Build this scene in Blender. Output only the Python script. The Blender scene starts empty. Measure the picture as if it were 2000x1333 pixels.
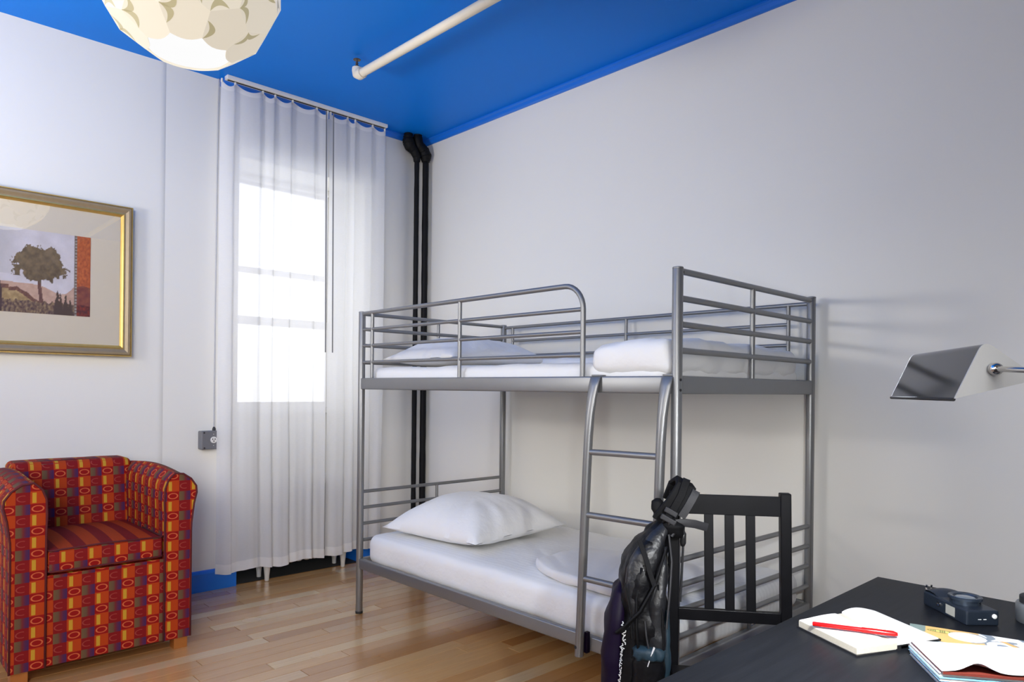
import bpy, bmesh, math, random
from mathutils import Vector, Matrix, noise
random.seed(7)
PI = math.pi
S = bpy.context.scene
COL = S.collection

# ------------------------------------------------------------------ camera
cam_d = bpy.data.cameras.new('camera'); cam = bpy.data.objects.new('camera', cam_d); COL.objects.link(cam)
dv = Vector((-0.723104, 0.690739, 0.0)); rv = Vector((0.690699, 0.723062, 0.010792)); uv_ = Vector((-0.007454, -0.007804, 0.999942))
M = Matrix(((rv.x, uv_.x, -dv.x, 4.39584), (rv.y, uv_.y, -dv.y, -3.26799), (rv.z, uv_.z, -dv.z, 1.25425), (0, 0, 0, 1)))
cam.matrix_world = M
cam_d.sensor_width = 36; cam_d.lens = 24.99; cam_d.shift_y = 0.04685; cam_d.clip_start = 0.05
S.camera = cam
# ------------------------------------------------------------------ world, lights, exposure
S.view_settings.view_transform = 'Standard'; S.view_settings.look = 'None'
S.view_settings.exposure = 0.0; S.view_settings.gamma = 1.0; S.view_settings.use_curve_mapping = False
W = bpy.data.worlds.new('overcast_sky'); S.world = W; W.use_nodes = True
bgn = W.node_tree.nodes['Background']; bgn.inputs[0].default_value = (0.97, 0.985, 1.0, 1); bgn.inputs[1].default_value = 2.6
S.cycles.use_denoising = True; S.cycles.max_bounces = 10; S.cycles.transparent_max_bounces = 16
S.cycles.diffuse_bounces = 5; S.cycles.sample_clamp_indirect = 6.0; S.cycles.caustics_reflective = False; S.cycles.caustics_refractive = False

def area(name, loc, target, sx, sy, power, col, portal=False):
    l = bpy.data.lights.new(name, 'AREA'); l.shape = 'RECTANGLE'; l.size = sx; l.size_y = sy; l.energy = power; l.color = col
    o = bpy.data.objects.new(name, l); COL.objects.link(o); o.location = loc
    o.rotation_euler = (Vector(target) - Vector(loc)).to_track_quat('-Z', 'Y').to_euler()
    if portal: l.cycles.is_portal = True
    return o
area('daylight_portal', (-0.44, -0.97, 1.92), (1, -0.97, 1.92), 0.8, 1.5, 1, (1, 1, 1), True)
area('back_fill', (0.9, -4.85, 1.8), (0.7, 0, 2.0), 1.6, 1.7, 20, (1.0, 0.975, 0.93))  # added fill light behind the camera, not a window
area('back_fill_2', (3.6, -4.75, 2.4), (0, -1.3, 1.6), 1.8, 1.2, 36, (1.0, 0.955, 0.885)).data.spread = math.radians(118)  # added fill aimed at the left wall and curtains, no window there
area('frontal_fill', (5.5, -4.5, 1.7), (0, -1.7, 0.7), 1.3, 1.4, 20, (1.0, 0.98, 0.95)).data.spread = math.radians(76)  # added frontal fill for the lower left wall
area('ceiling_fill', (1.3, -4.3, 1.8), (1.5, -3.6, 3.1), 0.5, 0.5, 62, (1.0, 0.96, 0.90))  # added unseen fill thrown upward to brighten the ceiling
area('pendant_uplight', (1.870, -2.398, 2.955), (1.870, -2.398, 3.1), 0.16, 0.16, 5, (1.0, 0.95, 0.86))
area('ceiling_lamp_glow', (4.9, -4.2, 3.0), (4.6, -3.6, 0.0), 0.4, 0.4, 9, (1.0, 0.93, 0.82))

# ------------------------------------------------------------------ node helpers
class NT:
    def __init__(s, name):
        s.m = bpy.data.materials.new(name); s.m.use_nodes = True; s.t = s.m.node_tree; s.n = s.t.nodes; s.n.clear()
        s.out = s.n.new('ShaderNodeOutputMaterial')
    def new(s, typ, **kw):
        n = s.n.new(typ)
        for k, v in kw.items(): setattr(n, k, v)
        return n
    def put(s, sock, v):
        if isinstance(v, bpy.types.NodeSocket): s.t.links.new(v, sock)
        elif isinstance(v, (tuple, list)): sock.default_value = (*v, 1.0) if (len(v) == 3 and sock.type == 'RGBA') else v
        else: sock.default_value = v
    def math(s, op, a, b=None, c=None):
        n = s.new('ShaderNodeMath', operation=op); s.put(n.inputs[0], a)
        if b is not None: s.put(n.inputs[1], b)
        if c is not None: s.put(n.inputs[2], c)
        return n.outputs[0]
    def mix(s, f, a, b):
        n = s.new('ShaderNodeMix', data_type='RGBA'); s.put(n.inputs['Factor'], f); s.put(n.inputs[6], a); s.put(n.inputs[7], b)
        return n.outputs[2]
    def noise(s, vec, scale, detail=3, rough=0.5):
        n = s.new('ShaderNodeTexNoise'); n.inputs['Scale'].default_value = scale; n.inputs['Detail'].default_value = detail
        n.inputs['Roughness'].default_value = rough
        if vec is not None: s.t.links.new(vec, n.inputs['Vector'])
        return n.outputs['Fac']
    def mapping(s, vec, scale):
        n = s.new('ShaderNodeMapping'); n.inputs['Scale'].default_value = scale; s.t.links.new(vec, n.inputs['Vector']); return n.outputs[0]
    def ramp(s, f, stops):
        n = s.new('ShaderNodeValToRGB'); s.put(n.inputs[0], f); e = n.color_ramp.elements
        while len(e) < len(stops): e.new(0.5)
        for el, (p, c) in zip(e, stops): el.position = p; el.color = (*c, 1)
        return n.outputs[0]
    def bump(s, h, strength=0.2, dist=0.002):
        n = s.new('ShaderNodeBump'); n.inputs['Strength'].default_value = strength; n.inputs['Distance'].default_value = dist
        s.t.links.new(h, n.inputs['Height']); return n.outputs[0]
    def bsdf(s, col, rough=0.5, metal=0.0, normal=None, spec=None, coat=0.0, coat_r=0.1, sheen=0.0, ior=None, coat_ior=None):
        n = s.new('ShaderNodeBsdfPrincipled'); s.put(n.inputs['Base Color'], col); s.put(n.inputs['Roughness'], rough); s.put(n.inputs['Metallic'], metal)
        if normal is not None: s.t.links.new(normal, n.inputs['Normal'])
        if spec is not None: n.inputs['Specular IOR Level'].default_value = spec
        if coat: n.inputs['Coat Weight'].default_value = coat; n.inputs['Coat Roughness'].default_value = coat_r
        if coat_ior: n.inputs['Coat IOR'].default_value = coat_ior
        if sheen: n.inputs['Sheen Weight'].default_value = sheen
        if ior: n.inputs['IOR'].default_value = ior
        return n.outputs[0]
    def done(s, sh): s.t.links.new(sh, s.out.inputs['Surface']); return s.m
def pos(t): return t.new('ShaderNodeNewGeometry').outputs['Position']

def plain(name, col, rough=0.5, metal=0.0, var=0.06, scale=30.0, bump=0.0, bscale=200.0, bdist=0.002, **kw):
    t = NT(name); p = pos(t)
    f = t.noise(p, scale, 3)
    c = t.mix(f, tuple(x * (1 - var) for x in col), tuple(min(1, x * (1 + var)) for x in col))
    nrm = t.bump(t.noise(p, bscale, 4), bump, bdist) if bump else None
    return t.done(t.bsdf(c, rough, metal, nrm, **kw))
def emit(name, col, strength, base=None):
    t = NT(name); f = t.noise(pos(t), 6, 2)
    e = t.new('ShaderNodeEmission'); t.put(e.inputs[0], t.mix(f, tuple(x * .97 for x in col), col)); e.inputs[1].default_value = strength
    if base:
        d = t.bsdf(base, 0.35); a = t.new('ShaderNodeAddShader'); t.t.links.new(d, a.inputs[0]); t.t.links.new(e.outputs[0], a.inputs[1]); return t.done(a.outputs[0])
    return t.done(e.outputs[0])

def lin(r, g, b):
    f = lambda v: (v / 255 / 12.92) if v / 255 <= 0.04045 else ((v / 255 + 0.055) / 1.055) ** 2.4
    return (f(r), f(g), f(b))

MAT = {}
MAT['wall'] = plain('wall_paint', (0.80, 0.786, 0.742), 0.42, var=0.012, scale=3, bump=0.06, bscale=60, spec=0.35)
MAT['wall_far'] = plain('taupe_wall_paint', (0.36, 0.33, 0.30), 0.5, var=0.02, scale=3)
MAT['ceiling'] = plain('blue_ceiling_paint', (0.002, 0.195, 0.78), 0.45, var=0.03, scale=2, bump=0.05, bscale=20, spec=0.12)
MAT['blue'] = plain('blue_gloss_paint', (0.010, 0.165, 0.70), 0.3, var=0.04, scale=8)
MAT['white_gloss'] = plain('white_gloss_paint', (0.80, 0.79, 0.77), 0.35, var=0.03)
MAT['radiator'] = plain('radiator_enamel', (0.60, 0.60, 0.60), 0.4, var=0.04)
MAT['pipe_cream'] = plain('cream_pipe_paint', (0.80, 0.73, 0.60), 0.4, var=0.05, scale=15)
MAT['steel'] = plain('silver_painted_steel', (0.25, 0.253, 0.258), 0.40, 0.65, var=0.04, scale=12)
MAT['rubber'] = plain('black_rubber', (0.012, 0.012, 0.013), 0.6)
MAT['black_pipe'] = plain('black_pipe_wrap', (0.004, 0.004, 0.005), 0.6, var=0.4, scale=60, bump=0.6, bscale=90, spec=0.2)
MAT['brass'] = plain('dull_brass', (0.12, 0.09, 0.07), 0.4, 0.6)
MAT['subfloor'] = plain('dark_subfloor', (0.02, 0.013, 0.008), 0.8)
MAT['black_wood'] = plain('black_stained_wood', (0.0045, 0.0045, 0.006), 0.42, var=0.4, scale=25, spec=0.16)
MAT['oak_leg'] = plain('honey_wood', lin(165, 100, 45), 0.4, var=0.2, scale=20)
MAT['chrome'] = plain('polished_nickel', (0.62, 0.60, 0.59), 0.09, 1.0, var=0.02)
MAT['shade'] = plain('nickel_painted_reflection', (0.035, 0.035, 0.038), 0.10, 1.0, var=0.02)  # base colour darkened to stand in for a dark room mirrored in it
MAT['lamp_cap'] = plain('brushed_nickel', (0.62, 0.63, 0.63), 0.42, 0.2, var=0.03)
MAT['lamp_white'] = plain('white_reflector', (0.85, 0.85, 0.84), 0.5)
MAT['box_grey'] = plain('grey_steel_box', lin(112, 112, 116), 0.5, var=0.05)
MAT['socket'] = plain('white_socket', (0.75, 0.74, 0.72), 0.4)
MAT['slot'] = plain('dark_slot', (0.02, 0.02, 0.022), 0.6)
MAT['cable'] = plain('grey_cable', lin(176, 176, 180), 0.5)
MAT['wand'] = plain('grey_wand', lin(120, 120, 122), 0.5)
MAT['frame'] = plain('taupe_frame_wood', lin(150, 132, 104), 0.4, 0.25, var=0.12, scale=40)
MAT['gold'] = plain('gold_leaf', lin(225, 190, 110), 0.28, 0.75, var=0.12, scale=40)
MAT['mat'] = plain('beige_mat_board', lin(236, 223, 200), 0.9, var=0.02)
MAT['pack'] = plain('black_nylon', (0.0045, 0.0045, 0.0058), 0.42, var=0.3, scale=30, bump=0.6, bscale=12, bdist=0.02, spec=0.2)
MAT['pack_grey'] = plain('grey_nylon', (0.012, 0.0125, 0.015), 0.4, var=0.3, scale=30, bump=0.6, bscale=13, bdist=0.02)
MAT['pack_purple'] = plain('dark_purple_nylon', (0.006, 0.002, 0.014), 0.55, spec=0.15, var=0.3, bump=0.3, bscale=40)
MAT['pack_blue'] = plain('blue_grey_mesh', (0.010, 0.030, 0.048), 0.6, var=0.3, bump=0.4, bscale=120)
MAT['webbing'] = plain('grey_webbing', (0.020, 0.020, 0.024), 0.6, var=0.15, bump=0.3, bscale=300)
MAT['pad'] = plain('black_padding', (0.004, 0.004, 0.005), 0.7, spec=0.2, bump=0.3, bscale=200)
MAT['print_white'] = plain('white_print', (0.65, 0.65, 0.66), 0.5)
MAT['buckle'] = plain('dark_plastic', (0.02, 0.02, 0.022), 0.3)
MAT['red'] = plain('red_pen_plastic', (0.68, 0.006, 0.006), 0.22, var=0.03)
MAT['paper'] = plain('cream_paper', (0.83, 0.81, 0.76), 0.7, var=0.015)
MAT['paper_edge'] = plain('page_edges', (0.55, 0.50, 0.40), 0.8, var=0.12, scale=300)
MAT['cover_black'] = plain('black_book_cover', (0.01, 0.01, 0.011), 0.5)
MAT['mag_white'] = plain('glossy_page', (0.85, 0.85, 0.85), 0.3, var=0.02)
MAT['mag_red'] = plain('dark_red_page', (0.16, 0.03, 0.02), 0.4)
MAT['cam_body'] = plain('blue_black_leatherette', (0.009, 0.014, 0.023), 0.42, bump=0.25, bscale=500)
MAT['cam_metal'] = plain('dark_camera_metal', (0.04, 0.055, 0.08), 0.26, 0.6)
MAT['grey_can'] = plain('grey_metal_cylinder', (0.2, 0.21, 0.22), 0.35, 0.6)

def m_desk():
    t = NT('black_brown_wood'); p = pos(t)
    g = t.noise(t.mapping(p, (90, 5, 40)), 1.0, 5, 0.6)
    c = t.mix(g, (0.003, 0.0038, 0.0055), (0.015, 0.0165, 0.021))
    return t.done(t.bsdf(c, 0.42, 0, t.bump(g, 0.25, 0.001), spec=0.12))
MAT['desk'] = m_desk()

def m_floor():
    t = NT('oak_strip'); p = pos(t); r = t.new('ShaderNodeObjectInfo').outputs['Random']
    c = t.ramp(r, [(0, lin(196, 140, 84)), (0.2, lin(212, 158, 100)), (0.55, lin(224, 172, 112)), (0.8, lin(236, 194, 136)), (0.92, lin(244, 214, 164)), (1, lin(200, 142, 88))])
    off = t.new('ShaderNodeVectorMath', operation='ADD'); t.t.links.new(p, off.inputs[0])
    cx = t.new('ShaderNodeCombineXYZ'); t.t.links.new(t.math('MULTIPLY', r, 37.0), cx.inputs[0]); t.t.links.new(t.math('MULTIPLY', r, 91.0), cx.inputs[1])
    t.t.links.new(cx.outputs[0], off.inputs[1])
    g = t.noise(t.mapping(off.outputs[0], (70, 4, 30)), 1.0, 5, 0.6)
    c2 = t.mix(t.math('MULTIPLY', g, 0.42), c, lin(150, 98, 56))
    big = t.noise(p, 1.6, 2)
    rr = t.math('MULTIPLY_ADD', big, 0.12, 0.19)
    return t.done(t.bsdf(c2, rr, 0, t.bump(g, 0.08, 0.001), spec=0.5, coat=0.9, coat_r=0.15, coat_ior=1.75))
MAT['floor'] = m_floor()

def m_sheet(name, col=(0.82, 0.82, 0.82), stripes=False):
    t = NT(name); p = pos(t)
    n1 = t.noise(p, 9, 4, 0.55); h = n1
    if stripes:
        sx = t.new('ShaderNodeSeparateXYZ'); t.t.links.new(p, sx.inputs[0])
        s = t.math('SINE', t.math('MULTIPLY', sx.outputs[1], 220.0))
        col = t.mix(t.math('MULTIPLY_ADD', s, 0.5, 0.5), tuple(x * 0.945 for x in col), col)
    return t.done(t.bsdf(col, 0.75, 0, t.bump(h, 0.35, 0.02), sheen=0.2))
MAT['sheet'] = m_sheet('white_bed_linen')
MAT['sheet_s'] = m_sheet('white_satin_stripe_linen', stripes=True)
MAT['blanket'] = m_sheet('off_white_blanket', (0.76, 0.75, 0.745))
MAT['grey_sheet'] = m_sheet('grey_linen', (0.42, 0.42, 0.42))

def m_curtain(name, tr, col):
    t = NT(name); p = pos(t)
    w = t.noise(t.mapping(p, (60, 60, 900)), 1.0, 2)
    a = t.new('ShaderNodeBsdfTransparent'); a.inputs[0].default_value = (1, 1, 1, 1)
    d = t.new('ShaderNodeBsdfDiffuse'); t.put(d.inputs[0], col)
    l = t.new('ShaderNodeBsdfTranslucent'); t.put(l.inputs[0], col)
    m1 = t.new('ShaderNodeMixShader'); m1.inputs[0].default_value = 0.45; t.t.links.new(d.outputs[0], m1.inputs[1]); t.t.links.new(l.outputs[0], m1.inputs[2])
    m2 = t.new('ShaderNodeMixShader'); t.put(m2.inputs[0], t.math('MULTIPLY_ADD', w, 0.1, 1 - tr - 0.05)); t.t.links.new(a.outputs[0], m2.inputs[1]); t.t.links.new(m1.outputs[0], m2.inputs[2])
    return t.done(m2.outputs[0])
MAT['sheer'] = m_curtain('sheer_voile', 0.18, (0.93, 0.93, 0.935))
MAT['hem'] = m_curtain('doubled_voile_hem', 0.05, (0.93, 0.92, 0.91))

def m_glass(name, glossy):
    t = NT(name); tr = t.new('ShaderNodeBsdfTransparent'); g = t.new('ShaderNodeBsdfGlossy'); g.inputs['Roughness'].default_value = 0.0
    ge = t.new('ShaderNodeNewGeometry'); dp = t.new('ShaderNodeVectorMath', operation='DOT_PRODUCT')
    t.t.links.new(ge.outputs['Normal'], dp.inputs[0]); t.t.links.new(ge.outputs['Incoming'], dp.inputs[1])
    sch = t.math('POWER', t.math('SUBTRACT', 1.0, t.math('ABSOLUTE', dp.outputs['Value'])), 5.0)
    m = t.new('ShaderNodeMixShader'); t.put(m.inputs[0], t.math('MULTIPLY_ADD', sch, 1 - glossy, glossy)); t.t.links.new(tr.outputs[0], m.inputs[1]); t.t.links.new(g.outputs[0], m.inputs[2])
    return t.done(m.outputs[0])
MAT['window_glass'] = m_glass('window_glass', 0.035)
MAT['picture_glass'] = m_glass('picture_glass', 0.2)

def m_upholstery():
    t = NT('patterned_upholstery'); uv = t.new('ShaderNodeUVMap', uv_map='UVMap').outputs[0]
    sp = t.new('ShaderNodeSeparateXYZ'); t.t.links.new(uv, sp.inputs[0])
    u = t.math('FRACT', t.math('DIVIDE', sp.outputs[0], 0.106)); v = t.math('FRACT', t.math('DIVIDE', sp.outputs[1], 0.094))
    def band(x, a, b): return t.math('MULTIPLY', t.math('GREATER_THAN', x, a), t.math('LESS_THAN', x, b))
    def ring(cu, cv, ru, rv, th):
        du = t.math('DIVIDE', t.math('SUBTRACT', u, cu), ru); dv_ = t.math('DIVIDE', t.math('SUBTRACT', v, cv), rv)
        d = t.math('SQRT', t.math('ADD', t.math('MULTIPLY', du, du), t.math('MULTIPLY', dv_, dv_)))
        return t.math('LESS_THAN', t.math('ABSOLUTE', t.math('SUBTRACT', d, 1.0)), th)
    red, orange, yellow = lin(158, 12, 8), lin(196, 68, 12), lin(216, 166, 48)
    wine = lin(140, 16, 20)
    A = t.math('LESS_THAN', u, 0.52)
    cA = t.mix(t.math('LESS_THAN', v, 0.56), red, orange)
    cA = t.mix(t.math('MULTIPLY', band(v, 0.04, 0.50), band(u, 0.07, 0.21)), cA, yellow)
    cA = t.mix(ring(0.26, 0.78, 0.19, 0.13, 0.14), cA, lin(228, 112, 66))
    g = t.ramp(t.math('DIVIDE', t.math('SUBTRACT', u, 0.52), 0.48), [(0, lin(120, 96, 62)), (0.35, lin(104, 84, 62)), (0.55, lin(122, 40, 44)), (0.75, lin(84, 40, 82)), (1, lin(62, 40, 92))])
    cB = t.mix(band(v, 0.53, 0.99), wine, g)
    cB = t.mix(t.math('MULTIPLY', ring(0.76, 0.26, 0.19, 0.13, 0.12), t.math('LESS_THAN', u, 0.84)), cB, lin(170, 70, 60))
    c = t.mix(A, cB, cA)
    f = t.noise(t.mapping(uv, (900, 900, 1)), 1.0, 2)
    c = t.mix(t.math('MULTIPLY', f, 0.6), c, lin(66, 16, 16))
    return t.done(t.bsdf(c, 0.75, 0, t.bump(f, 0.25, 0.001), spec=0.2))
MAT['uphol'] = m_upholstery()
MAT['piping'] = plain('dark_red_piping', lin(84, 14, 20), 0.8, var=0.2, scale=90)
MAT['petal'] = emit('cream_lamp_plastic', lin(252, 240, 218), 0.60, (0.25, 0.235, 0.20))
MAT['crescent'] = emit('doubled_lamp_plastic', lin(214, 200, 152), 0.46, (0.22, 0.2, 0.14))
MAT['lamp_inside'] = emit('bright_lamp_interior', (1.0, 1.0, 1.0), 1.0)
def m_vcol(name, rough):
    t = NT(name); a = t.new('ShaderNodeVertexColor', layer_name='Col'); f = t.noise(pos(t), 120, 3)
    c = t.mix(t.math('MULTIPLY', f, 0.12), a.outputs[0], (0.1, 0.08, 0.06))
    return t.done(t.bsdf(c, rough))
MAT['art'] = m_vcol('printed_landscape', 0.8)
MAT['cover_print'] = m_vcol('printed_magazine_cover', 0.35)

# ------------------------------------------------------------------ object helpers
def put(o, parent):
    o.parent = parent
    if parent is not None and parent.get('_root'):
        o.matrix_parent_inverse = Matrix.Translation(-Vector(parent.location))
def obj(name, bm, mat, parent=None, smooth=False, recalc=True):
    me = bpy.data.meshes.new(name)
    if recalc: bmesh.ops.recalc_face_normals(bm, faces=bm.faces)
    bm.to_mesh(me); bm.free()
    if smooth is True:
        for p in me.polygons: p.use_smooth = True
    elif smooth:
        me.polygons.foreach_set('use_smooth', [True] * len(me.polygons)); me.set_sharp_from_angle(angle=math.radians(smooth))
    me.materials.append(MAT[mat] if isinstance(mat, str) else mat)
    o = bpy.data.objects.new(name, me); COL.objects.link(o)
    put(o, parent)
    return o
def tag(o, label, cat, group=None):
    o['label'] = label; o['category'] = cat
    if group: o['group'] = group
    return o
def thing(name, loc, label, cat, group=None):
    o = bpy.data.objects.new(name, None); COL.objects.link(o); o.location = loc; o.empty_display_size = 0.1; o['_root'] = 1
    return tag(o, label, cat, group)
def struct(o): o['kind'] = 'structure'; return o
def sroot(name, loc=(0, 0, 0)):
    o = bpy.data.objects.new(name, None); COL.objects.link(o); o.location = loc; o['_root'] = 1; o['kind'] = 'structure'; return o

def box(bm, x0, x1, y0, y1, z0, z1, bev=0.0, seg=2, xf=None):
    g = bmesh.ops.create_cube(bm, size=1.0); vs = g['verts']
    for v in vs: v.co = Vector((x0 + (v.co.x + .5) * (x1 - x0), y0 + (v.co.y + .5) * (y1 - y0), z0 + (v.co.z + .5) * (z1 - z0)))
    if bev:
        es = list({e for v in vs for e in v.link_edges})
        r = bmesh.ops.bevel(bm, geom=es, offset=bev, segments=seg, affect='EDGES', profile=0.5)
        vs = list({v for f in r['faces'] for v in f.verts} | {v for v in vs if v.is_valid})
    if xf is not None:
        for v in vs: v.co = xf @ v.co
    return vs
def B(x0, x1, y0, y1, z0, z1, bev=0.0, seg=2, xf=None):
    bm = bmesh.new(); box(bm, x0, x1, y0, y1, z0, z1, bev, seg, xf); return bm
def frame_at(p, q, t, up=None):
    t = t.normalized()
    a = up if up is not None else (Vector((0, 0, 1)) if abs(t.z) < 0.9 else Vector((1, 0, 0)))
    n = t.cross(a).normalized(); b = n.cross(t).normalized()
    return n, b
def tube(bm, pts, r, n=12, caps=True, flat=None):
    """round tube along pts; r number or list; flat = list of (width, depth) factors"""
    pts = [Vector(p) for p in pts]; rings = []
    pn = None
    for i, p in enumerate(pts):
        t = (pts[min(i + 1, len(pts) - 1)] - pts[max(i - 1, 0)]).normalized()
        if pn is None:
            a = Vector((0, 0, 1)) if abs(t.z) < 0.9 else Vector((1, 0, 0)); nn = t.cross(a).normalized()
        else:
            nn = (pn - t * pn.dot(t)).normalized()
        pn = nn; b = t.cross(nn)
        rr = r[i] if isinstance(r, (list, tuple)) else r
        fx, fy = flat[i] if flat else (1, 1)
        rings.append([bm.verts.new(p + nn * (math.cos(2 * PI * k / n) * rr * fx) + b * (math.sin(2 * PI * k / n) * rr * fy)) for k in range(n)])
    for a, b2 in zip(rings, rings[1:]):
        for k in range(n): bm.faces.new((a[k], a[(k + 1) % n], b2[(k + 1) % n], b2[k]))
    if caps: bm.faces.new(rings[0][::-1]); bm.faces.new(rings[-1])
def T(pts, r, n=12, flat=None):
    bm = bmesh.new(); tube(bm, pts, r, n, True, flat); return bm
def lathe(bm, c, prof, n=24, axis=(0, 0, 1)):
    """prof: list of (radius, height) along axis"""
    ax = Vector(axis).normalized(); a = Vector((1, 0, 0)) if abs(ax.x) < 0.9 else Vector((0, 1, 0))
    u = ax.cross(a).normalized(); w = ax.cross(u); c = Vector(c); rings = []
    for r, h in prof:
        rings.append([bm.verts.new(c + ax * h + (u * math.cos(2 * PI * k / n) + w * math.sin(2 * PI * k / n)) * max(r, 1e-5)) for k in range(n)])
    for p, q in zip(rings, rings[1:]):
        for k in range(n): bm.faces.new((p[k], p[(k + 1) % n], q[(k + 1) % n], q[k]))
    bm.faces.new(rings[0][::-1]); bm.faces.new(rings[-1])
def LT(c, prof, n=24, axis=(0, 0, 1)):
    bm = bmesh.new(); lathe(bm, c, prof, n, axis); return bm
def prism(bm, poly, v):
    """extrude a closed 3-D polygon by vector v"""
    v = Vector(v); a = [bm.verts.new(Vector(p)) for p in poly]; b = [bm.verts.new(Vector(p) + v) for p in poly]
    bm.faces.new(a[::-1]); bm.faces.new(b)
    for i in range(len(a)): j = (i + 1) % len(a); bm.faces.new((a[i], a[j], b[j], b[i]))
def PR(poly, v): bm = bmesh.new(); prism(bm, poly, v); return bm
def arc(c, r, a0, a1, n, f):
    return [f(c[0] + r * math.cos(a0 + (a1 - a0) * i / n), c[1] + r * math.sin(a0 + (a1 - a0) * i / n)) for i in range(n + 1)]
def grid(bm, nu, nv, f, close_u=False):
    vs = [[bm.verts.new(f(i / nu, j / nv)) for i in range(nu + (0 if close_u else 1))] for j in range(nv + 1)]
    n = len(vs[0])
    for j in range(nv):
        for i in range(nu if close_u else n - 1):
            bm.faces.new((vs[j][i], vs[j][(i + 1) % n], vs[j + 1][(i + 1) % n], vs[j + 1][i]))
    return vs
def softbox(x0, x1, y0, y1, z0, z1, r, seg=0.05, amp=0.0, freq=5.0, seed=0, xf=None, crown=0.0, pinch=0.0):
    """rounded block with an even grid, pillowed and wrinkled"""
    bm = bmesh.new(); c = Vector(((x0 + x1) / 2, (y0 + y1) / 2, (z0 + z1) / 2)); h = Vector(((x1 - x0) / 2, (y1 - y0) / 2, (z1 - z0) / 2))
    def pts(L):
        n = max(3, int(2 * L / seg)); base = [-L + 2 * L * i / n for i in range(n + 1)]
        ex = [L - r * k for k in (0.25, 0.5, 0.75)] if r > 0 else []
        return sorted(set([round(b, 5) for b in base if abs(b) <= L - r or abs(abs(b) - L) < 1e-6] + [round(e, 5) for e in ex] + [round(-e, 5) for e in ex]))
    G = [pts(h.x), pts(h.y), pts(h.z)]
    def face(ax, sgn):
        a, b = [i for i in range(3) if i != ax]; vs = []
        for p in G[a]:
            row = []
            for q in G[b]:
                v = [0, 0, 0]; v[ax] = sgn * h[ax]; v[a] = p; v[b] = q; row.append(bm.verts.new(v))
            vs.append(row)
        for i in range(len(vs) - 1):
            for j in range(len(vs[0]) - 1): bm.faces.new((vs[i][j], vs[i + 1][j], vs[i + 1][j + 1], vs[i][j + 1]))
    for ax in range(3):
        for s in (-1, 1): face(ax, s)
    bmesh.ops.remove_doubles(bm, verts=bm.verts, dist=1e-4)
    for v in bm.verts:
        inner = Vector([max(-(h[k] - min(r, h[k])), min(h[k] - min(r, h[k]), v.co[k])) for k in range(3)])
        d = v.co - inner
        if d.length > 1e-7: v.co = inner + d.normalized() * min(r, d.length)
        u, w = v.co.x / h.x, v.co.y / h.y
        if crown: v.co.z += crown * (1 - u * u) * (1 - w * w) * (1 if v.co.z > 0 else 0.15)
        if amp:
            q = (v.co + c) * freq + Vector((seed * 3.7, seed * 1.9, seed))
            nv = noise.noise(q) + 0.5 * noise.noise(q * 2.3)
            dn = d.normalized() if d.length > 1e-7 else Vector((0, 0, 1))
            v.co += dn * nv * amp
        v.co += c
        if xf is not None: v.co = xf @ v.co
    return bm
def pillow(cx, cy, z, lx, ly, h, rot, seed, tilt=(0, 0), n=44):
    bm = bmesh.new(); R = Matrix.Translation((cx, cy, z)) @ Matrix.Rotation(rot, 4, 'Z') @ Matrix.Rotation(tilt[0], 4, 'X') @ Matrix.Rotation(tilt[1], 4, 'Y')
    def f(sgn):
        def g(a, b):
            u, v = 2 * a - 1, 2 * b - 1
            px = u * lx / 2 * (1 - 0.10 * (1 - v * v) * abs(u) ** 2); py = v * ly / 2 * (1 - 0.10 * (1 - u * u) * abs(v) ** 2)
            e = max(0, (1 - abs(u) ** 2.4)) * max(0, (1 - abs(v) ** 2.4)); t = e ** 0.55
            q = Vector((px * 5 + seed, py * 5, seed * 2.1)); ang = math.atan2(v, u); rad = max(abs(u), abs(v))
            cr = noise.noise(Vector((math.cos(ang) * 5, math.sin(ang) * 5, seed + rad))) * 0.016 * rad * (1 if e > 0.001 else 0.3)
            zz = h * (0.74 if sgn > 0 else 0.26) * t * sgn + (noise.noise(q) * 0.016 * t + cr) * (1 if sgn > 0 else 0.2)
            return R @ Vector((px, py, zz))
        return g
    grid(bm, n, n, f(1)); grid(bm, n, n, f(-1))
    bmesh.ops.remove_doubles(bm, verts=bm.verts, dist=0.0015)
    return bm
def loft(rows, n=28, p=2.6, sdir=Vector((1, 0, 0)), tdir=Vector((0, 1, 0)), amp=0.0, seed=0, freq=14):
    """rows: (centre Vector, half-width along s, half-width along t), superellipse sections"""
    bm = bmesh.new(); rings = []
    for c, rs, rt in rows:
        ring = []
        for k in range(n):
            a = 2 * PI * k / n; ca, sa = math.cos(a), math.sin(a)
            x = math.copysign(abs(ca) ** (2 / p), ca) * rs; y = math.copysign(abs(sa) ** (2 / p), sa) * rt
            v = c + sdir * x + tdir * y
            if amp:
                w = noise.noise(v * freq + Vector((seed, 0, 0))) * amp; v = v + (sdir * ca + tdir * sa) * w
            ring.append(bm.verts.new(v))
        rings.append(ring)
    for a, b in zip(rings, rings[1:]):
        for k in range(n): bm.faces.new((a[k], a[(k + 1) % n], b[(k + 1) % n], b[k]))
    bm.faces.new(rings[0][::-1]); bm.faces.new(rings[-1])
    return bm
def interp(rows, m):
    """densify loft rows with smooth interpolation"""
    out = []
    for i in range(len(rows) - 1):
        for k in range(m):
            t = k / m; s = t * t * (3 - 2 * t) * 0.5 + t * 0.5
            a, b = rows[i], rows[i + 1]
            out.append((a[0].lerp(b[0], t), a[1] + (b[1] - a[1]) * s, a[2] + (b[2] - a[2]) * s))
    out.append(rows[-1]); return out

# ================================================================== SETTING
HC = 3.143
WX = -0.03          # window wall plane
RY0, RY1 = -1.43, -0.52   # recess
FX = -0.36          # window plane in the recess
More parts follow.
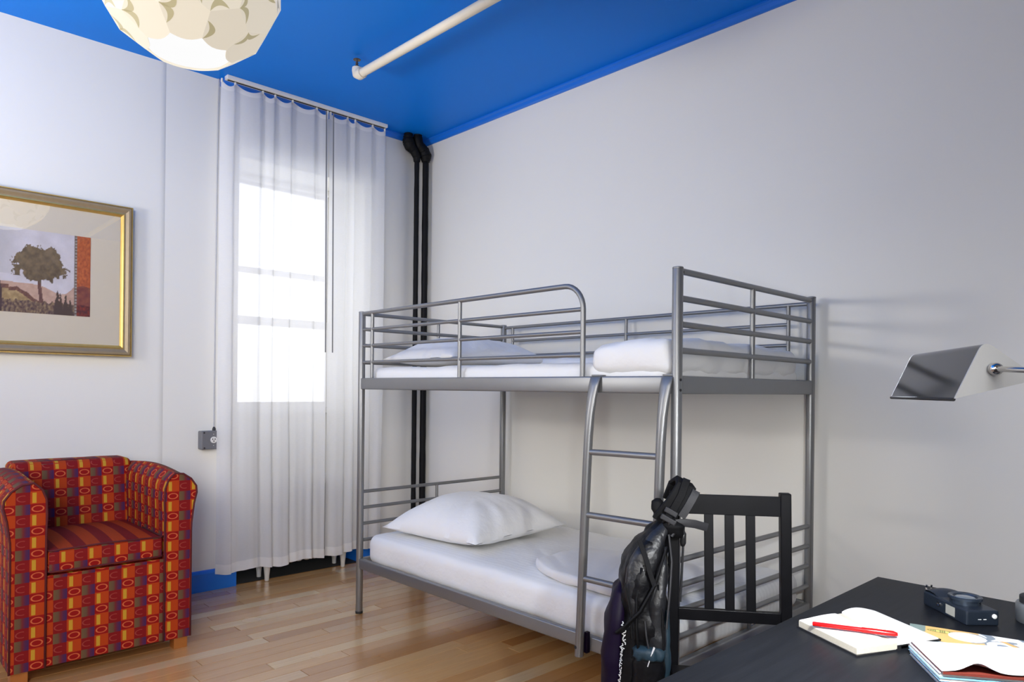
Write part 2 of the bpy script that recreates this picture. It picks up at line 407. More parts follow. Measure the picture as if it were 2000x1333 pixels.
# floor
fl = struct(obj('floor', B(-0.55, 6.2, -5.2, 0.15, -0.15, -0.014), 'subfloor'))
unit = bmesh.new(); box(unit, -0.5, 0.5, -0.5, 0.5, -0.5, 0.5)
ume = bpy.data.meshes.new('floor_board'); unit.to_mesh(ume); unit.free(); ume.materials.append(MAT['floor'])
BWD = 0.084
def board(x, ya, yb):
    o = bpy.data.objects.new('floor_board', ume); COL.objects.link(o); o.parent = fl
    o.location = (x, (ya + yb) / 2, -0.0075 + random.uniform(-0.0003, 0.0003)); o.scale = (BWD - 0.0028, (yb - ya) - 0.0035, 0.014)
far_bm = bmesh.new(); nb = 0
xi = WX + BWD / 2
while xi < 5.0:
    y = -5.0 + random.uniform(0, 1.0) - 1.0
    while y < 0:
        L = random.choice((0.6, 0.8, 1.0, 1.25, 1.5)) * random.uniform(0.9, 1.1); a, b = max(y, -5.0), min(y + L, -0.001)
        y += L
        if b - a < 0.02: continue
        # boards in view become parts; the others are joined
        dep = max(-.723 * (xi - 4.396) + .691 * (b + 3.268), 0)
        if dep > 2.95 and b > -3.30 - .14 * (xi - 4.396) and nb < 290: board(xi, a, b); nb += 1
        else: box(far_bm, xi - BWD / 2 + .0008, xi + BWD / 2 - .0008, a + .0009, b - .0009, -0.0145, -0.0005)
    xi += BWD
xi = WX - BWD / 2
while xi > FX:
    board(xi, RY0 + .005, RY1 - .005); xi -= BWD
struct(obj('recess_shade_floor', B(FX, WX - .012, RY0 + .001, RY1 - .02, 0.0, 0.004), 'rubber'))  # black sheet standing in for deep shade on the recess floor
struct(obj('recess_shade_back', B(FX - .02, FX + .012, RY0 + .001, RY1 - .02, 0.004, 0.16), 'rubber'))  # black panel continuing that painted shade up the recess back
o = obj('floor_boards_out_of_view', far_bm, 'floor', fl); o['kind'] = 'stuff'
struct(obj('ceiling', B(-0.55, 6.2, -5.2, 0.15, HC, HC + 0.15), 'ceiling'))
# walls
bm = bmesh.new()
box(bm, -0.5, WX, -5.2, RY0, -0.014, HC); box(bm, -0.5, WX, RY1, 0.0, -0.014, HC); box(bm, -0.5, WX, RY0, RY1, 2.70, HC)
box(bm, -0.5, FX - 0.02, RY0, RY1, -0.014, 1.06)
struct(obj('wall_left', bm, 'wall'))
struct(obj('trim_1', PR([(WX - .005, -5.2, 0), (-.0250, -5.2, 0), (-.0250, -1.905, 0), (-.0255, -1.895, 0), (-.0285, -1.872, 0), (WX - .005, -1.862, 0)], (0, 0, HC)), 'wall', None, 60))
struct(obj('wall_right', B(-0.5, 6.2, 0.0, 0.15, -0.014, HC), 'wall'))
struct(obj('wall_back', B(6.0, 6.2, -5.2, 0.0, -0.014, HC), 'wall_far'))
struct(obj('wall_front', B(-0.5, 6.0, -5.2, -5.0, -0.014, HC), 'wall_far'))
# blue ceiling moulding
def mould(path, name):
    # profile: stepped strip; path along x or y
    bm = bmesh.new(); (ax, fixed, a, b, sgn) = path
    prof = [(0, 0), (0.030, 0), (0.030, 0.008), (0.020, 0.016), (0.016, 0.034), (0.008, 0.042), (0, 0.042)]
    pl = [((fixed + sgn * d, a, HC - h) if ax == 'y' else (a, fixed + sgn * d, HC - h)) for d, h in prof]
    prism(bm, pl, (0, b - a, 0) if ax == 'y' else (b - a, 0, 0)); return struct(obj(name, bm, 'blue'))
mould(('x', 0.0, -0.02, 6.0, -1), 'trim_2'); mould(('y', WX, -1.556, -0.0, 1), 'trim_3')
# baseboards
def bb(name, poly, v): return struct(obj(name, PR(poly, v), 'blue'))
def bprof(f): return [f(0, 0), f(0.018, 0), f(0.018, 0.108), f(0.011, 0.122), f(0, 0.127)]
bb('baseboard_left', bprof(lambda d, h: (-0.021 + d, -5.0, h)), (0, 3.114, 0))
bb('baseboard_left.001', bprof(lambda d, h: (WX + d, -1.886, h)), (0, 0.456, 0))
bb('baseboard_left.002', bprof(lambda d, h: (WX + d, -0.52, h)), (0, 0.52, 0))
bb('baseboard_left.003', bprof(lambda d, h: (FX, RY1 - d, h)), (-FX + WX + 0.018, 0, 0))
bb('baseboard_right', bprof(lambda d, h: (WX, -d, h)), (6.0, 0, 0))
# window
wr = sroot('window_1', (FX, (RY0 + RY1) / 2, 1.08))
bm = bmesh.new(); zt, zb = 2.70, 1.10
box(bm, FX - .08, FX + .01, RY0, RY0 + .085, zb, zt, .004); box(bm, FX - .08, FX + .01, RY1 - .085, RY1, zb, zt, .004)
box(bm, FX - .08, FX + .01, RY0 + .085, RY1 - .085, zt - .035, zt, .004); obj('window_frame', bm, 'white_gloss', wr)
obj('window_sill', B(FX - .10, FX + .05, RY0, RY1, 1.06, 1.10, .006), 'white_gloss', wr)
def sash(x, z0, z1, bars, rb, rt):
    y0, y1 = RY0 + .085, RY1 - .085; bm = bmesh.new()
    box(bm, x - .03, x, y0, y0 + .02, z0, z1, .003); box(bm, x - .03, x, y1 - .02, y1, z0, z1, .003)
    box(bm, x - .03, x, y0 + .02, y1 - .02, z0, z0 + rb, .003); box(bm, x - .03, x, y0 + .02, y1 - .02, z1 - rt, z1, .003)
    for z in bars: box(bm, x - .025, x - .003, y0 + .02, y1 - .02, z - .021, z + .021, .003)
    s = obj('window_sash', bm, 'white_gloss', wr); return s, y0, y1
s1, ya, yb = sash(FX - .012, 1.10, 1.735, [], 0.045, 0.03)
obj('window_pane', B(FX - .030, FX - .026, ya + .015, yb - .015, 1.14, 1.715), 'window_glass', s1)
s2, ya, yb = sash(FX - .045, 1.68, 2.665, [2.057], 0.055, 0.02)
obj('window_pane', B(FX - .063, FX - .059, ya + .015, yb - .015, 1.73, 2.036), 'window_glass', s2)
obj('window_pane', B(FX - .063, FX - .059, ya + .015, yb - .015, 2.078, 2.65), 'window_glass', s2)

# ================================================================== BUNK BED
X0, X1, Y0, Y1 = 0.963, 3.003, -1.145, -0.07
bed = thing('bunk_bed', ((X0 + X1) / 2, (Y0 + Y1) / 2, 0), 'silver metal bunk bed with ladder and guard rails along the long wall', 'bed')
for x in (X0, X1):
    for y in (Y0, Y1):
        bm = bmesh.new(); top = 1.672 if x < 2 else 1.683
        lathe(bm, (x, y, 0), [(.017, 0), (.019, .004), (.019, top - .006), (.017, top - .001), (.008, top)], 20)
        p = obj('post', bm, 'steel', bed, 40)
        obj('foot_cap', LT((x, y, 0), [(.0195, 0), (.0205, .001), (.0205, .012), (.0195, .013)], 16), 'rubber', p)
        obj('post_cap', LT((x, y, top), [(.0195, -.004), (.0200, -.002), (.0185, .002), (.010, .004)], 16), 'steel', p, 40)
def bar(name, a, b, r, n=10): return obj(name, T([a, b], r, n), 'steel', bed, 40)
# upper frame beams (z 1.243-1.306), rectangular section with rolled edges
for y in (Y0, Y1): obj('side_beam', B(X0 + .012, X1 - .012, y - .014, y + .014, 1.243, 1.306, .006, 3), 'steel', bed, 40)
for x in (X0, X1): obj('end_beam', B(x - .014, x + .014, Y0 + .012, Y1 - .012, 1.243, 1.306, .006, 3), 'steel', bed, 40)
# lower frame
for y in (Y0, Y1): obj('side_beam', B(X0 + .012, X1 - .012, y - .014, y + .014, 0.250, 0.306, .006, 3), 'steel', bed, 40)
for x in (X0, X1): obj('end_beam', B(x - .014, x + .014, Y0 + .012, Y1 - .012, 0.250, 0.306, .006, 3), 'steel', bed, 40)
# mattress slats under both bunks
for z in (0.258, 1.250):
    k = 0
    for i in range(12):
        x = X0 + .12 + i * (X1 - X0 - .24) / 11; obj('slat', B(x - .018, x + .018, Y0 + .014, Y1 - .014, z - .006, z + .006, .002, 1), 'steel', bed)
# front guard rail: tube with a bent end
pts = [(X0 + .018, Y0, 1.663), (2.40, Y0, 1.668)] + arc((2.475, 1.570), 0.098, PI / 2, 0, 8, lambda a, b: (a, Y0, b)) + [(2.573, Y0, 1.50), (2.573, Y0, 1.300)]
obj('guard_rail', T(pts, .0108, 12), 'steel', bed, 40)
for z in (1.570, 1.481, 1.390): bar('guard_bar', (X0 + .017, Y0, z + .003), (2.566, Y0, z), .0088)
for x in (1.068, 1.815): bar('guard_upright', (x, Y0, 1.304), (x, Y0, 1.664), .0095)
# back guard
bar('guard_rail', (X0 + .017, Y1, 1.655), (X1 - .017, Y1, 1.655), .0098)
for z in (1.566, 1.470): bar('guard_bar', (1.050, Y1, z), (2.897, Y1, z), .0085)
for x in (1.050, 1.965, 2.897): bar('guard_upright', (x, Y1, 1.304), (x, Y1, 1.655), .009)
# ends
for z, r in ((1.673, .0115), (1.578, .0112), (1.487, .0112), (1.395, .0112)): bar('end_rail', (X1, Y0 + .017, z), (X1, Y1 - .017, z - .004), r)
bar('end_upright', (X1, -0.611, 1.304), (X1, -0.611, 1.672), .0105)
for z in (1.662, 1.578, 1.487, 1.392): bar('end_rail', (X0, Y0 + .017, z), (X0, Y1 - .017, z), .0105)
bar('end_upright', (X0, -0.611, 1.304), (X0, -0.611, 1.660), .009)
for z in (0.674, 0.585, 0.496, 0.404):
    bar('end_rail', (X0, Y0 + .017, z), (X0, Y1 - .017, z), .0095); bar('end_rail', (X1, Y0 + .017, z - .014), (X1, Y1 - .017, z - .024), .0105)
bar('end_upright', (X0, -0.611, 0.304), (X0, -0.611, 0.674), .009); bar('end_upright', (X1, -0.611, 0.304), (X1, -0.611, 0.655), .009)
# ladder: two rails flattened at the top where they hook over the beam
def lrail(xb, xt):
    zz = [0.232, 0.26, 0.50, 0.80, 0.98, 1.08, 1.16, 1.22, 1.27, 1.300, 1.312]
    yy = [-1.190, -1.190, -1.191, -1.192, -1.192, -1.191, -1.188, -1.182, -1.174, -1.166, -1.148]
    fl_ = [(1, 1)] * 5 + [(1.02, .98), (1.1, .92), (1.22, .8), (1.36, .62), (1.42, .42), (1.40, .3)]
    pts = [Vector((xb + (xt - xb) * (z - .232) / 1.07, y, z)) for z, y in zip(zz, yy)]
    bm = bmesh.new(); n = 16; rings = []
    for p, (fx, fy) in zip(pts, fl_):
        rings.append([bm.verts.new(p + Vector((math.cos(2 * PI * k / n) * .0172 * fx, math.sin(2 * PI * k / n) * .0172 * fy, 0))) for k in range(n)])
    for a, b in zip(rings, rings[1:]):
        for k in range(n): bm.faces.new((a[k], a[(k + 1) % n], b[(k + 1) % n], b[k]))
    bm.faces.new(rings[0][::-1]); bm.faces.new(rings[-1])
    r = obj('ladder_rail', bm, 'steel', bed, 50)
    obj('hook', B(xt - .022, xt + .022, -1.165, -1.128, 1.306, 1.312, .002, 1), 'steel', r)
    obj('ladder_bracket', B(xb + .012, xb + .028, -1.178, -1.158, .245, .325, .002, 1), 'pack_purple', r)
    obj('bolt_hole', LT((xb - .004, -1.2068, .268), [(.006, 0), (.006, .002)], 12, (-.2, -1, 0)), 'slot', r)
lrail(2.609, 2.655); lrail(2.948, 2.978)
for z in (1.018, 0.779, 0.534):
    f = (z - .232) / 1.07; bar('ladder_rung', (2.609 + .046 * f, -1.191, z), (2.948 + .03 * f, -1.191, z + .006), .0118, 14)
# bolts on the near front post
for z in (1.292, 1.256): obj('bolt', LT((X1 + .0175, Y0 - .004, z), [(.0050, 0), (.0050, .002), (.002, .0035)], 10, (1, -.3, 0)), 'buckle', bed, 40)
obj('bolt', LT((X1 + .012, Y0 + .013, 1.668), [(.0045, 0), (.0045, .004)], 10, (.75, .6, 0)), 'buckle', bed)

# bedding
def bedding(name, bm, mat, label, cat, group=None): return tag(obj(name, bm, mat, None, True), label, cat, group)
bedding('mattress', softbox(X0 + .030, X1 - .024, Y0 + .022, Y1 - .022, 0.274, 0.440, .052, .045, .0065, 6, 1, crown=.012), 'sheet_s', 'white-sheeted mattress on the lower bunk', 'mattress')
bedding('mattress', softbox(X0 + .055, X1 - .04, Y0 + .020, Y1 - .024, 1.262, 1.362, .042, .045, .006, 6, 2, crown=.01), 'sheet', 'white-sheeted mattress on the upper bunk', 'mattress')
bedding('pillow', pillow(1.44, -0.715, 0.503, .74, .70, .235, math.radians(3), 3.3, (0.02, -0.02)), 'sheet', 'plump white pillow on the lower bunk', 'pillow')
bedding('pillow', pillow(1.30, -0.66, 1.412, .62, .74, .17, math.radians(0), 8.1), 'blanket', 'white pillow on the upper bunk behind the guard rail', 'pillow')
# folded blanket on the lower bunk: two flat layers with a rounded left end
def folded(cx, cy, z, lx, ly, th, seed):
    bm = softbox(-lx / 2, lx / 2, -ly / 2, ly / 2, 0, th, th * .48, .035, .005, 7, seed, crown=.012)
    for v in bm.verts:
        u = v.co.x / (lx / 2); w = v.co.y / (ly / 2)
        if u < -0.1: v.co.y *= (1 - 0.45 * ((-u - .1) / .9) ** 2.2)
        v.co += Vector((cx, cy, z))
    return bm
bedding('folded_blanket', folded(2.50, -0.80, 0.449, .72, .56, .042, 5), 'blanket', 'off-white folded blanket lying flat on the lower bunk behind the ladder', 'blanket')
bedding('rumpled_duvet', softbox(2.595, X1 - .030, Y0 + .004, Y1 - .05, 1.309, 1.440, .050, .03, .015, 9, 6, crown=.018), 'sheet', 'puffy white duvet folded at the ladder end of the upper bunk', 'duvet')
bedding('folded_blanket', softbox(1.55, 2.56, -0.36, -0.11, 1.366, 1.425, .028, .035, .008, 8, 7), 'sheet', 'white folded blanket along the back rail of the upper bunk', 'blanket')
bedding('grey_cloth', softbox(2.02, 2.42, -0.42, -0.16, 1.424, 1.452, .013, .03, .010, 12, 8, crown=.014), 'grey_sheet', 'small grey cloth lying on the upper bunk beside the duvet', 'cloth')

# ================================================================== WINDOW DRESSING
tr = thing('curtain_track', (0.055, -0.98, HC), 'white curtain track fixed to the ceiling above the sheer curtains', 'curtain track')
obj('track', B(0.036, 0.082, -1.556, -0.405, HC - .024, HC, .003), 'white_gloss', tr)
obj('track_slot', B(0.049, 0.065, -1.545, -0.415, HC - .026, HC - .0235), 'slot', tr)
def curtain(ya, yb, nf, seed, label, hem_bulge):
    root = thing('curtain', ((0.06), (ya + yb) / 2, 0.12), label, 'curtain', 'sheer window curtains')
    rnd = random.Random(seed); ph = [rnd.uniform(0, 6.28) for _ in range(6)]
    edges = [ya + (yb - ya) * (i + (rnd.uniform(-.28, .28) if 0 < i < nf else 0)) / nf for i in range(nf + 1)]
    def wave(y, z):
        k = 0
        while k < nf - 1 and y > edges[k + 1]: k += 1
        t = (y - edges[k]) / (edges[k + 1] - edges[k])
        low = 1 - z / 3.1
        # flat faces that swing forward and snap back at each fold
        saw = (t - 0.5) if t < 0.86 else (0.36 - (t - 0.86) / 0.14 * 0.86)
        x = 0.064 + 0.028 * saw + 0.007 * math.sin(t * PI)
        x += low ** 2 * (0.006 * math.sin(y * 58 + ph[0]) + 0.003 * math.sin(y * 111 + ph[1]) + hem_bulge * max(0, low - .55) * 0.10 * math.sin((y - ya) / (yb - ya) * PI))
        x += 0.004 * noise.noise(Vector((y * 9, z * 1.2, seed)))
        return x
    def surf(z0, z1, off):
        def f(a, b):
            y = ya + (yb - ya) * a; z = z0 + (z1 - z0) * b
            sag = 0
            if z > 3.0:
                k = 0
                while k < nf - 1 and y > edges[k + 1]: k += 1
                t = (y - edges[k]) / (edges[k + 1] - edges[k]); sag = -0.034 * math.sin(t * PI) ** .8 * (z - 3.0) / .1
            if z < .2: sag = 0.010 * math.sin(y * 19 + ph[2]) * (1 if z0 < .2 else 0)
            yy = y + (0.006 * noise.noise(Vector((z * 1.5, y * 4, seed))))
            return Vector((wave(y, z) + off, yy, z + sag))
        return f
    nu = int((yb - ya) / .006)
    bm = bmesh.new(); grid(bm, nu, 34, surf(0.118, 3.112, 0)); obj('fabric', bm, 'sheer', root, True, False)
    bm = bmesh.new(); grid(bm, nu, 2, surf(0.116, 0.176, .0025)); obj('hem', bm, 'hem', root, True, False)
    bm = bmesh.new(); grid(bm, nu, 2, surf(3.072, 3.116, .0025)); obj('heading_tape', bm, 'hem', root, True, False)
    for e in edges:
        y = min(max(e, ya + .006), yb - .006); obj('glider', B(0.049, 0.061, y - .005, y + .005, 3.095, HC - .023, .002, 1), 'white_gloss', root)
    return root
c1 = curtain(-1.585, -0.862, 6, 3, 'wide sheer white curtain panel hanging left of the two grey wands', 1.0)
c2 = curtain(-0.852, -0.408, 4, 9, 'narrow sheer white curtain panel hanging beside the black pipes', 0.2)
obj('wand', T([(0.105, -0.905, 3.09), (0.112, -0.898, 1.485)], .0042, 8), 'wand', c1)
obj('wand', T([(0.105, -0.853, 3.09), (0.112, -0.846, 1.485)], .0042, 8), 'wand', c2)
# radiator in the recess, behind the curtain
rad = thing('radiator', (-0.06, -0.965, 0), 'white cast iron column radiator standing behind the sheer curtain', 'radiator')
ny = 11
for i in range(ny):
    y = -1.245 + i * (0.565 / (ny - 1)); bm = bmesh.new()
    for xx in (-.115, -.055, .005): tube(bm, [(xx, y, .125), (xx, y, .615)], .017, 8)
    box(bm, -.137, .027, y - .021, y + .021, .595, .655, .016, 3); box(bm, -.137, .027, y - .021, y + .021, .095, .150, .016, 3)
    obj('radiator_section', bm, 'radiator', rad, 40)
for y in (-1.238, -0.687):
    for xx in (-.115, .004): obj('leg', LT((xx, y, 0), [(.010, 0), (.014, .004), (.015, .03), (.024, .115)], 12), 'radiator', rad, 40)
# electrical box
eb = thing('outlet_box', (0.0, -1.617, 0.92), 'grey metal outlet box with a round white socket, beside the curtain', 'outlet')
obj('box_body', B(WX, 0.030, -1.668, -1.563, 0.868, 0.980, .006, 2), 'box_grey', eb)
sk = obj('socket', LT((0.030, -1.596, 0.926), [(.0195, 0), (.0195, .004), (.016, .005)], 20, (1, 0, 0)), 'socket', eb, 30)
for dy, dz in ((-.007, .004), (.007, .004), (0, -.008)): obj('slot', B(.0349, .0357, -1.596 + dy - .0025, -1.596 + dy + .0025, .926 + dz - .0045, .926 + dz + .0045), 'slot', sk)
for dy, dz in ((-.040, .046), (-.038, -.046)): obj('screw', LT((0.030, -1.612 + dy, .924 + dz), [(.0055, 0), (.0055, .002)], 10, (1, 0, 0)), 'slot', eb)
for dz in (.034, -.034): obj('screw', LT((0.030, -1.596, .926 + dz), [(.0022, 0), (.0022, .0015)], 8, (1, 0, 0)), 'socket', eb)
obj('connector', LT((-0.008, -1.580, .979), [(.010, 0), (.010, .012), (.005, .024)], 12), 'slot', eb, 30)
pts = [(-0.010, -1.580, .995), (-0.016, -1.578, 1.3), (-0.022, -1.573, 2.2), (-0.022, -1.570, 3.0), (-0.018, -1.568, HC - .002)]
obj('cable', T(pts, .0042, 8), 'cable', eb, 40)

# ================================================================== PIPES
def wob(seed, z): return 0.0022 * noise.noise(Vector((seed, z * 9, 0)))
def riser(x, y, r, name, label, el):
    root = thing(name, (x, y, 0), label, 'pipe')
    zs = [0.0 + (2.975) * i / 80 for i in range(81)]
    obj('pipe', T([(x, y, z) for z in zs], [r + wob(x * 50 + y * 91, z) for z in zs], 16), 'black_pipe', root, True)
    pts, rr = el
    bm = bmesh.new(); n = 9; P = []; R_ = []
    for i in range(len(pts) - 1):
        for k in range(n):
            t = k / n; P.append(Vector(pts[i]).lerp(Vector(pts[i + 1]), t)); R_.append((rr[i] * (1 - t) + rr[i + 1] * t) * (1 + 0.10 * noise.noise(Vector((i + t * 3, x * 31, y * 17)) * 2.7)))
    P.append(Vector(pts[-1])); R_.append(rr[-1])
    tube(bm, P, R_, 16); obj('elbow', bm, 'black_pipe', root, True)
riser(0.050, -0.125, 0.0185, 'heating_pipe', 'thinner black heating pipe in the corner, next to the curtain',
      ([(0.050, -0.125, 2.945), (0.050, -0.127, 2.985), (0.046, -0.150, 3.025), (0.040, -0.185, 3.055), (0.038, -0.195, 3.085), (0.038, -0.197, HC - .001)], [.024, .030, .034, .042, .044, .030]))
riser(0.066, -0.056, 0.0235, 'heating_pipe', 'thicker black heating pipe in the corner, next to the long wall',
      ([(0.066, -0.056, 2.955), (0.066, -0.058, 3.00), (0.064, -0.075, 3.035), (0.060, -0.115, 3.07), (0.058, -0.124, 3.10), (0.058, -0.125, HC - .001)], [.030, .044, .042, .036, .036, .032]))
# sprinkler pipe under the ceiling
sp = thing('sprinkler_pipe', (0.85, -1.125, HC), 'cream sprinkler pipe with upright head running below the blue ceiling', 'pipe')
ZP = 3.030
obj('pipe', T([(0.875, -1.123, ZP), (6.0, -1.075, ZP)], .0235, 16), 'pipe_cream', sp, 40)
obj('elbow', T([(0.905, -1.123, ZP), (0.872, -1.124, ZP - .001), (0.852, -1.125, ZP + .008), (0.845, -1.125, ZP + .030), (0.845, -1.125, ZP + .045)], [.030, .0305, .029, .028, .026], 16), 'pipe_cream', sp, 40)
hd = obj('sprinkler_head', LT((0.845, -1.125, ZP + .044), [(.012, 0), (.012, .012), (.008, .013), (.006, .022), (.010, .026), (.005, .030), (.004, .044), (.005, .046)], 12), 'brass', sp, 30)
obj('deflector', LT((0.845, -1.125, ZP + .088), [(.020, 0), (.022, .002), (.021, .004)], 14), 'brass', hd)
for xx in (1.6, 3.6): obj('hanger', B(xx - .008, xx + .008, -1.118 - .002, -1.118 + .002, ZP + .02, HC), 'pipe_cream', sp) if xx > 3 else None

# ================================================================== PENDANT LAMP
LC = Vector((1.870, -2.398, 2.649)); LR = 0.285
pl = thing('pendant_lamp', LC, 'round faceted cream pendant lamp with crescent pattern hanging from the blue ceiling', 'lamp')
dirs = []
for th, off in ((37, 0), (64, .5), (91, 0), (118, .5), (145, 0)):
    for k in range(9):
        a = 2 * PI * (k + off) / 9 + 0.30; s = math.sin(math.radians(th)); dirs.append(Vector((s * math.cos(a), s * math.sin(a), -math.cos(math.radians(th)))))
caps = [(Vector((0, 0, -1)), LR * 0.908), (Vector((0, 0, 1)), LR * 0.965)]
def clip(poly, n, d):
    out = []
    for i in range(len(poly)):
        a, b = poly[i], poly[(i + 1) % len(poly)]; da, db = a.dot(n) - d, b.dot(n) - d
        if da <= 0: out.append(a)
        if (da < 0) != (db < 0) and abs(da - db) > 1e-9: out.append(a + (b - a) * (da / (da - db)))
    return out
for i, n in enumerate(dirs):
    u = n.cross(Vector((0, 0, 1))).normalized(); w = n.cross(u).normalized()
    poly = [n * LR + u * sx + w * sy for sx, sy in ((-.3, -.3), (.3, -.3), (.3, .3), (-.3, .3))]
    for j, m in enumerate(dirs):
        if j != i: poly = clip(poly, m, LR)
    for m, d in caps: poly = clip(poly, m, d)
    poly = [p for k, p in enumerate(poly) if (p - poly[k - 1]).length > 1e-5]
    # scalloped rim at the open bottom
    P = []
    for k in range(len(poly)):
        a, b = poly[k], poly[(k + 1) % len(poly)]; P.append(a)
        if abs(a.dot(caps[0][0]) - caps[0][1]) < 1e-5 and abs(b.dot(caps[0][0]) - caps[0][1]) < 1e-5:
            for q in range(1, 6): t = q / 6; P.append(a.lerp(b, t) + w * (math.copysign(1, w.z) * -0.013 * math.sin(t * PI)))
    bm = bmesh.new(); prism(bm, [LC + p for p in P], n * -0.0012); pe = obj('petal', bm, 'petal', pl)
    # crescents: lens shapes on half of every second edge, bulging alternately in and out
    edges = [(poly[k], poly[(k + 1) % len(poly)]) for k in range(len(poly))]; cen = sum(poly, Vector()) / len(poly)
    for k, (a, b) in enumerate(edges):
        L = (b - a).length; mid = (a + b) / 2
        nb_ = [j for j, m in enumerate(dirs) if j != i and abs(mid.dot(m) - LR) < 1e-4]
        if L < .035 or not nb_: continue
        j = nb_[0]
        if ((i * 5 + j * 5) % 2 == 0) != (i < j): continue        # one crescent per shared edge
        inward = (cen - mid); inward -= (b - a).normalized() * inward.dot((b - a).normalized()); inward.normalize()
        t0, t1 = ((.0, .66) if (i + j) % 2 else (.34, 1.0)) if L > .075 else (.04, .96)
        p, q = a.lerp(b, t0), a.lerp(b, t1); N = 12; Lc = (q - p).length
        outer = [p.lerp(q, s / N) + inward * (0.50 * Lc * math.sin(PI * s / N) ** .8 + .002) for s in range(N + 1)]
        innr = [p.lerp(q, s / N) + inward * (0.20 * Lc * math.sin(PI * s / N) + .001) for s in range(N + 1)]
        bm = bmesh.new(); vs = [bm.verts.new(LC + v + n * .0006) for v in outer + innr[::-1]]
        for s in range(N): bm.faces.new((vs[s], vs[s + 1], vs[2 * N - s], vs[2 * N + 1 - s]))
        obj('crescent', bm, 'crescent', pe, False, False)
# bright inner liner seen through the bottom opening
obj('inner_liner', LT(LC, [(0.124, -.2565), (0.171, -.208), (.225, -.125), (.246, 0), (.21, .135), (.105, .23), (.02, .246)], 24), 'lamp_inside', pl, True)
obj('cord', T([LC + Vector((0, 0, .2)), Vector((LC.x, LC.y, HC - .03))], .004, 8), 'socket', pl)
obj('ceiling_canopy', LT((LC.x, LC.y, HC), [(.05, 0), (.05, -.015), (.03, -.035), (.008, -.04)], 20), 'socket', pl, 40)

# ================================================================== FRAMED PICTURE
FY0, FY1, FZ0, FZ1 = -3.27, -2.054, 1.412, 2.250
pic = thing('framed_picture', (0.0, (FY0 + FY1) / 2, 1.83), 'gold-edged framed landscape print with a single tree, on the left wall', 'picture')
def ringframe(prof, y0, y1, z0, z1):
    """mitred frame: prof = list of (inset, height off the wall)"""
    bm = bmesh.new(); R = []
    for ins, hx in prof:
        R.append([bm.verts.new((hx, y, z)) for y, z in ((y0 + ins, z0 + ins), (y1 - ins, z0 + ins), (y1 - ins, z1 - ins), (y0 + ins, z1 - ins))])
    n = len(R)
    for a in range(n):
        b = (a + 1) % n
        for k in range(4): bm.faces.new((R[a][k], R[a][(k + 1) % 4], R[b][(k + 1) % 4], R[b][k]))
    return bm
obj('frame', ringframe([(.006, .001), (.006, .024), (.012, .031), (.022, .031), (.036, .024), (.044, .023), (.044, .001)], FY0, FY1, FZ0, FZ1), 'frame', pic)
obj('outer_gold_bead', ringframe([(0, .001), (0, .024), (.002, .0275), (.005, .0275), (.0068, .024), (.0068, .001)], FY0, FY1, FZ0, FZ1), 'gold', pic)
obj('inner_gold_lip', ringframe([(.043, .006), (.043, .026), (.048, .027), (.054, .021), (.060, .013), (.060, .006)], FY0, FY1, FZ0, FZ1), 'gold', pic)
obj('mat_board', B(0.004, 0.008, FY0 + .05, FY1 - .05, FZ0 + .05, FZ1 - .05), 'mat', pic)
def fbm(x, y, s=0.0): 
    v = Vector((x, y, s)); return noise.noise(v) + .5 * noise.noise(v * 2.1) + .25 * noise.noise(v * 4.3)
def mixc(a, b, t): t = max(0, min(1, t)); return tuple(p + (q - p) * t for p, q in zip(a, b))
